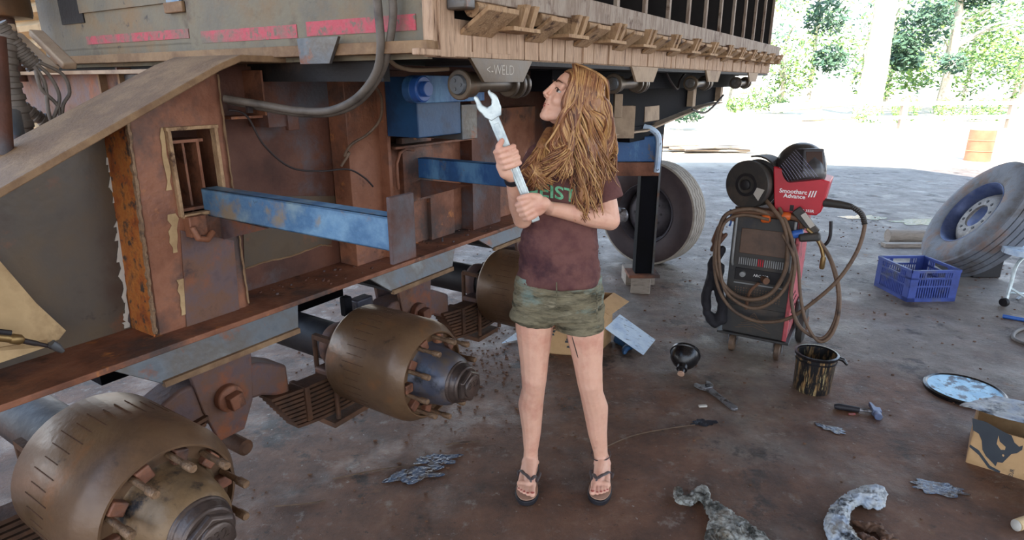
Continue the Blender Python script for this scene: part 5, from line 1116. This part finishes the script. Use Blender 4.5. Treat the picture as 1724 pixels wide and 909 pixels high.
# cardboard sheet and gas torch on the flange at left
m = M(); P = [PV(-70, 395, WV+.03), PV(-2, 438, WV+.03), PV(60, 510, WV+.045), PV(110, 556, WV+.06), PV(98, 571, WV+.07), PV(85, 575, WV+.07), PV(-70, 600, WV+.04)]
m.prism(P, V*.005); sheet = m.build('cardboard_sheet', Mt['cardrib']); m = M(); m.prism([PV(-70, 596, WV+.05), PV(78, 572, WV+.07), PV(80, 583, WV+.09), PV(-70, 634, WV+.06)], V*.004); m.build('folded_edge', Mt['cardrib'], sheet)
single(sheet, 'torn brown cardboard sheet leaning on the chassis web at the left edge', 'cardboard')
tq = thing('gas_torch', PV(30, 573, -2.04), 'brass gas torch with black neck lying against the cardboard sheet', 'torch')
m = M(); m.tube([PV(-20, 566, -2.03), PV(27, 571, -2.03)], .012, 12); m.lathe([(.008, -.01), (.015, 0), (.015, .02), (.009, .028)], PV(20, 570, -2.03), (PV(40, 573, -2.03)-PV(0, 567, -2.03)), 10); m.build('valve_body', Mt['brass'], tq)
m = M(); m.tube([PV(-10, 558, -2.03), PV(18, 561, -2.03)], .009, 8); m.build('valve_knob', Mt['black'], tq)
m = M(); m.tube(spline([PV(27, 571, -2.03), PV(50, 576, -2.03), PV(75, 581, -2.03), PV(92, 584, -2.03)], 5), [.008]*8+[.006]*5+[.009]*3, 10); m.build('torch_neck', Mt['wire'], tq)
m = M(); m.tube([PV(86, 578, -2.02), PV(97, 585, -2.02), PV(106, 592, -2.02)], [.012, .012, .006], 10); m.build('torch_tip', Mt['greyplate'], tq)
# wheeled stand at right edge
sx = Vector((3.90, 4.40, 0)); stn = thing('wheeled_stool', sx, 'chrome tubed wheeled stand cut off by the right edge', 'stool')
m = M(); m.tube(spline([sx+Vector((-.22, -.16, .06)), sx+Vector((-.20, -.14, .16)), sx+Vector((-.14, -.08, .30)), sx+Vector((0, 0, .36))], 8), .012, 8); m.build('stand_leg', Mt['chrome'], stn)
m = M(); m.tube([sx+Vector((-.2, -.14, .10)), sx+Vector((.1, -.2, .10))], .010, 8); m.build('cross_tube', Mt['chrome'], stn)
m = M(); m.tube([sx+Vector((-.2, -.14, .14)), sx+Vector((-.05, -.35, .012))], .010, 8); m.build('cross_tube', Mt['chrome'], stn)
m = M(); m.lathe([(.001, -.015), (.03, -.015), (.035, 0), (.03, .015), (.001, .015)], sx+Vector((-.24, -.17, .035)), X+Y*.3, 20); m.build('caster', Mt['black'], stn)
m = M(); m.tube([sx+Vector((.1, -.2, .06)), sx+Vector((.1, -.2, .36)), sx], .01, 8); m.lathe([(.001, .36), (.17, .36), (.17, .40), (.001, .40)], sx, Z, 30); m.build('stand_seat', Mt['paper'], stn)
m = M(); m.tube([PZ(1688, 532, .014), PZ(1760, 545, .014)], .014, 10); single(m.build('blue_rod', Mt['bluepin']), 'blue metal rod on the floor near the wheeled stand', 'rod')
m = M(); m.tube(spline([PZ(x, y, .012) for x, y in ((1760, 550), (1724, 553), (1707, 562), (1712, 574), (1760, 590))], 6), .011, 8); single(m.build('hose_loop', Mt['hose']), 'grey hose loop on the floor at the right edge', 'hose')
m = M(); m.obox((4.05, 5.0, .09), X*.12, Y*.08, Z*.09); single(m.build('black_case', Mt['black'], bevel=.01), 'small black case behind the leaning wheel at the right edge', 'case')
# log / beam in front of the glinting puddle
m = M(); m.tube([PZ(1494, 397, .06), PZ(1640, 400, .06)], [.07, .075], 14)
o = m.build('grey_log', Mt['timber']); single(o, 'round grey log lying on the yard behind the crate', 'log')
m = M(); m.obox(PZ(1540, 412, .02), X*.32, Y*.04, Z*.018); single(m.build('plank', Mt['timber']), 'flat plank in front of the grey log', 'plank')
# puddles and oil wet patches
def puddle(c, rx, ry, label, rot=0, mk='water'):
    P = []
    for j in range(60):
        a = 2*pi*j/60; k = 1+.55*noise.noise(Vector((cos(a)*2+c.x*3, sin(a)*2+c.y*3, 0)))+0.2*noise.noise(Vector((cos(a)*5+c.x, sin(a)*5, 2)))
        x, y = rx*k*cos(a), ry*k*sin(a); P.append(Vector((c.x+x*cos(rot)-y*sin(rot), c.y+x*sin(rot)+y*cos(rot), .0025)))
    m = M(); m.prism(P, Z*.0015); o = m.build('oil_puddle', Mt[mk], smooth=False); single(o, label, 'puddle'); return o
Mt['water'] = mat('wet_oil_film', ['1c2028', '262c36'], 30, .06, .30, 0, .25, 25, spec=.9)
Mt['wet_sky_tint'] = mat('wet_film_sky_tint', ['2c3850', '46566e', '1c2028'], 40, .12, .45, 0, .6, 60, spec=.9, spots=[('3c2c22', 26, .52, .04)])  # wet film with the blue of reflected sky put into its base colour
puddle(PZ(700, 800), .11, .05, 'bluish oil puddle on the floor left of her feet', .3, 'wet_sky_tint'); puddle(PZ(735, 775), .09, .045, 'smaller bluish puddle behind the one left of her feet', .2, 'wet_sky_tint')
puddle(PZ(1578, 822), .10, .045, 'dark oil patch on the floor left of the bull box', -.2, 'wet_sky_tint'); puddle(PZ(1185, 712), .06, .03, 'small blue black oil spot below the adjustable wrench', .2, 'water')
puddle(PZ(1398, 722), .06, .03, 'small bluish spot on the floor below the bucket', -.6, 'wet_sky_tint')
puddle(PZ(1560, 374), .35, .18, 'bright glinting puddle on the yard behind the log', 0, 'water'); puddle(PZ(1450, 366), .25, .12, 'wide wet patch on the yard left of the log', 0, 'water')
# grit, pebbles, twigs
m = M(); rg_ = random.Random(11)
for k in range(1500):
    x, y = rg_.uniform(-1.8, 4.5), rg_.uniform(1.6, 7.5)
    if rg_.random() < .35: x, y = rg_.gauss(-.25, .35), rg_.gauss(3.3, .45)
    r = rg_.uniform(.0015, .006)*(1+.1*y); m.ell((x, y, r*.5), X*r*rg_.uniform(.8, 1.8), Y*r, Z*r*.6, 3, 5)
tag(m.build('floor_grit', Mt['leather']), 'scattered brown grit and pebbles over the workshop floor', 'grit', kind='stuff')
for pts, lab in ((((750, 748), (780, 744), (808, 742)), 'pale twig near the small bluish puddle'), (((1000, 762), (1060, 735), (1120, 722), (1170, 715)), 'thin dark cord on the floor right of her feet'), (((560, 806), (640, 790), (705, 782)), 'thin brown stalk on the floor under the middle drum'), (((462, 852), (510, 848), (548, 842)), 'dark wire on the floor right of the nearest drum')):
    m = M(); m.tube(spline([PZ(x, y, .004) for x, y in pts], 5), .0028, 5); single(m.build('floor_twig', Mt['hosebrown']), lab, 'twig')

# ================================================================ OUTDOORS
def leaves(c, rad, n_, size, m=None, rnd=None):
    rnd = rnd or random; m = m or M()
    for _ in range(n_):
        while True:
            p = Vector((rnd.uniform(-1, 1), rnd.uniform(-1, 1), rnd.uniform(-1, 1)))
            if .25 < p.length < 1: break
        p = Vector((p.x*rad[0], p.y*rad[1], p.z*rad[2]))+c; s_ = size*rnd.uniform(.6, 1.4)
        a = Vector((rnd.uniform(-1, 1), rnd.uniform(-1, 1), rnd.uniform(-1, 1))).normalized(); b_ = a.orthogonal().normalized()
        m.add([p-a*s_, p+b_*s_*.4, p+a*s_, p-b_*s_*.4], [(0, 1, 2, 3)])
    return m
def tree(x, y, h, r, blobs, label, seed, n_=500, size=.16, tr=True, mk='leaf', name='tree', cat='tree'):
    rnd = random.Random(seed); t = thing(name, (x, y, 0), label, cat, None)
    if tr:
        m = M(); P = [Vector((x, y, 0)), Vector((x+.1, y, h*.3)), Vector((x-.1, y, h*.65)), Vector((x+.2, y, h))]; m.tube(spline(P, 5), [r*(1-.6*i/15) for i in range(16)], 12)
        for k in range(5):
            z = h*(.35+.12*k); a = rnd.uniform(0, 6.28); q = Vector((x, y, z)); m.tube([q, q+Vector((cos(a)*h*.15, sin(a)*h*.15, h*.10)), q+Vector((cos(a)*h*.3, sin(a)*h*.3, h*.14))], [r*.4, r*.25, r*.1], 6)
        m.build('trunk', Mt['trunk'], t)
    m = M()
    for bx_, bz, br in blobs: leaves(Vector((x+bx_, y+rnd.uniform(-1, 1), bz)), (br, br, br*.8), int(n_*br), size, m, rnd)
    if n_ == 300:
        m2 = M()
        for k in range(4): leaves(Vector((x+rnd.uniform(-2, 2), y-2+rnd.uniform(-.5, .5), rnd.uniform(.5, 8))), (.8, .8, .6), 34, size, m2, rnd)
        m2.build('shade_tone_foliage', Mt['leafdark'], t, fix=False)  # clumps given a darker leaf colour to stand for shade in the crown
    m.build('foliage', Mt[mk], t, fix=False); return t
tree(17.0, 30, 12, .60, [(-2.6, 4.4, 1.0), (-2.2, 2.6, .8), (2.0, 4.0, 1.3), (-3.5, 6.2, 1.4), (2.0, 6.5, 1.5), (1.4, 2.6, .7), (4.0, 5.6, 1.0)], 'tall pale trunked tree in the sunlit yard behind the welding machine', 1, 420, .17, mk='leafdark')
tree(22.5, 33, 9, .25, [(0, 5, 1.6), (-2, 3.2, 1.1), (1.8, 3.4, 1.4), (.5, 6.6, 1.6), (-1.2, 1.8, .9)], 'pale leafy tree at the far right behind the rail fence', 2, 260, .16)
tree(13.0, 36, 9, .2, [(0, 5.6, 1.3), (-1.5, 4.2, 1.0), (.8, 3.6, .8)], 'thin tree beside the far end of the tipping bin', 3, 260, .15)
tree(27.5, 34, 10, .2, [(-2, 5, 1.8), (-1, 2.6, 1.3), (-3, 7, 1.6)], 'light green tree at the top right corner', 4, 260, .16)
tree(5.1, 22, 4, .10, [(-.5, .9, .8), (.2, 1.5, .7), (.9, .8, .7), (.0, 2.2, .8)], 'bushy green tree seen under the rear of the trailer', 5, 900, .09, mk='leafdark')
for k, (dx, dz, br) in enumerate(((-9, 3, 2.2), (-6, 6, 2.2), (-3.4, 3, 2.0), (-1, 6.5, 2.4), (1.5, 3, 2.4), (4, 6, 2.6), (6.5, 3.2, 2.6), (9, 6.5, 2.6), (11, 3, 2.4))):
    q = tree(20+dx, 39+(k % 2)*1.5, dz+br, .16, [(0, dz, br), (.5, dz*.6, br*.7)], 'pale leafy tree in the overexposed tree line across the back of the yard', 40+k, 300, .15); q['group'] = 'trees in the line at the back of the yard'
tree(20.5, 30, 9, .22, [(-1.6, 4.6, .9), (-2.4, 3.2, .7), (.6, 5.4, 1.0), (-.4, 2.4, .6)], 'green tree right of the tall pale trunk', 22, 380, .14, mk='leafdark')
tree(14.2, 32, 1, .1, [(-1.5, .8, .9), (-.3, .5, .6), (-3, .5, .5)], 'low yellow green shrub left of the tall pale tree', 6, 420, .10, False, 'leaf', 'shrub', 'shrub')
for k, dx in enumerate((-2, -1, 0, 1.2)): tree(19.5+dx, 27, 1, .1, [(0, .5, .6)], 'low green shrub growing under the rail fence', 70+k, 420, .09, False, 'leaf', 'shrub', 'shrub')['group'] = 'shrubs under the rail fence'
tree(14.5, 26, 1, .1, [(0, .3, .6), (1.2, .35, .5)], 'small pale shrub at the foot of the tall tree', 8, 350, .08, False, 'leaf', 'shrub', 'shrub')
fn_ = thing('rail_fence', (16, 21.5, 0), 'sunlit two rail timber fence at the far right of the yard', 'fence')
for x in (13.9, 17.9, 21.9):
    m = M(); m.obox((x, 21.5+.05*x, .5), X*.10, Y*.08, Z*.5); m.build('fence_post', Mt['timber'], fn_)
for z in (.38, .86):
    m = M(); m.bar((12.6, 22.1, z), (26, 22.8, z+.05), .10, .12); m.build('fence_rail', Mt['railwood'], fn_)
m = M(); m.lathe([(.001, 0), (.235, 0), (.235, .2), (.245, .21), (.235, .22), (.235, .42), (.245, .43), (.235, .44), (.235, .64), (.001, .64)], (9.85, 12.95, 0), Z, 30); single(m.build('oil_drum', Mt['drumorange']), 'faded orange oil drum standing in the sunlit yard', 'drum')
pl = random.Random(5)
for k in range(9):
    x = 3.7+.17*k; m = M(); a = pl.uniform(-.25, .25); m.obox((x+.1, 14.6+pl.uniform(-.3, .3), .06+.04*(k % 3)), Vector((cos(a), sin(a), 0))*.75, Vector((-sin(a), cos(a), 0))*.09, Z*.02)
    single(m.build('stacked_plank', Mt['timber']), 'weathered plank in the low stack beyond the landing leg', 'plank', 'planks stacked on the yard')
m = M(); m.tube([(11.2, 27, .5), (15.2, 27.5, .75)], [.19, .14], 8); single(m.build('fallen_branch', Mt['trunk']), 'longer grey fallen branch lying left of the tall tree', 'branch')
m = M(); m.tube([(12.2, 26.3, .15), (15.5, 26.6, .2)], [.15, .10], 8); single(m.build('fallen_branch', Mt['trunk']), 'shorter fallen branch lying in front of the longer one', 'branch')
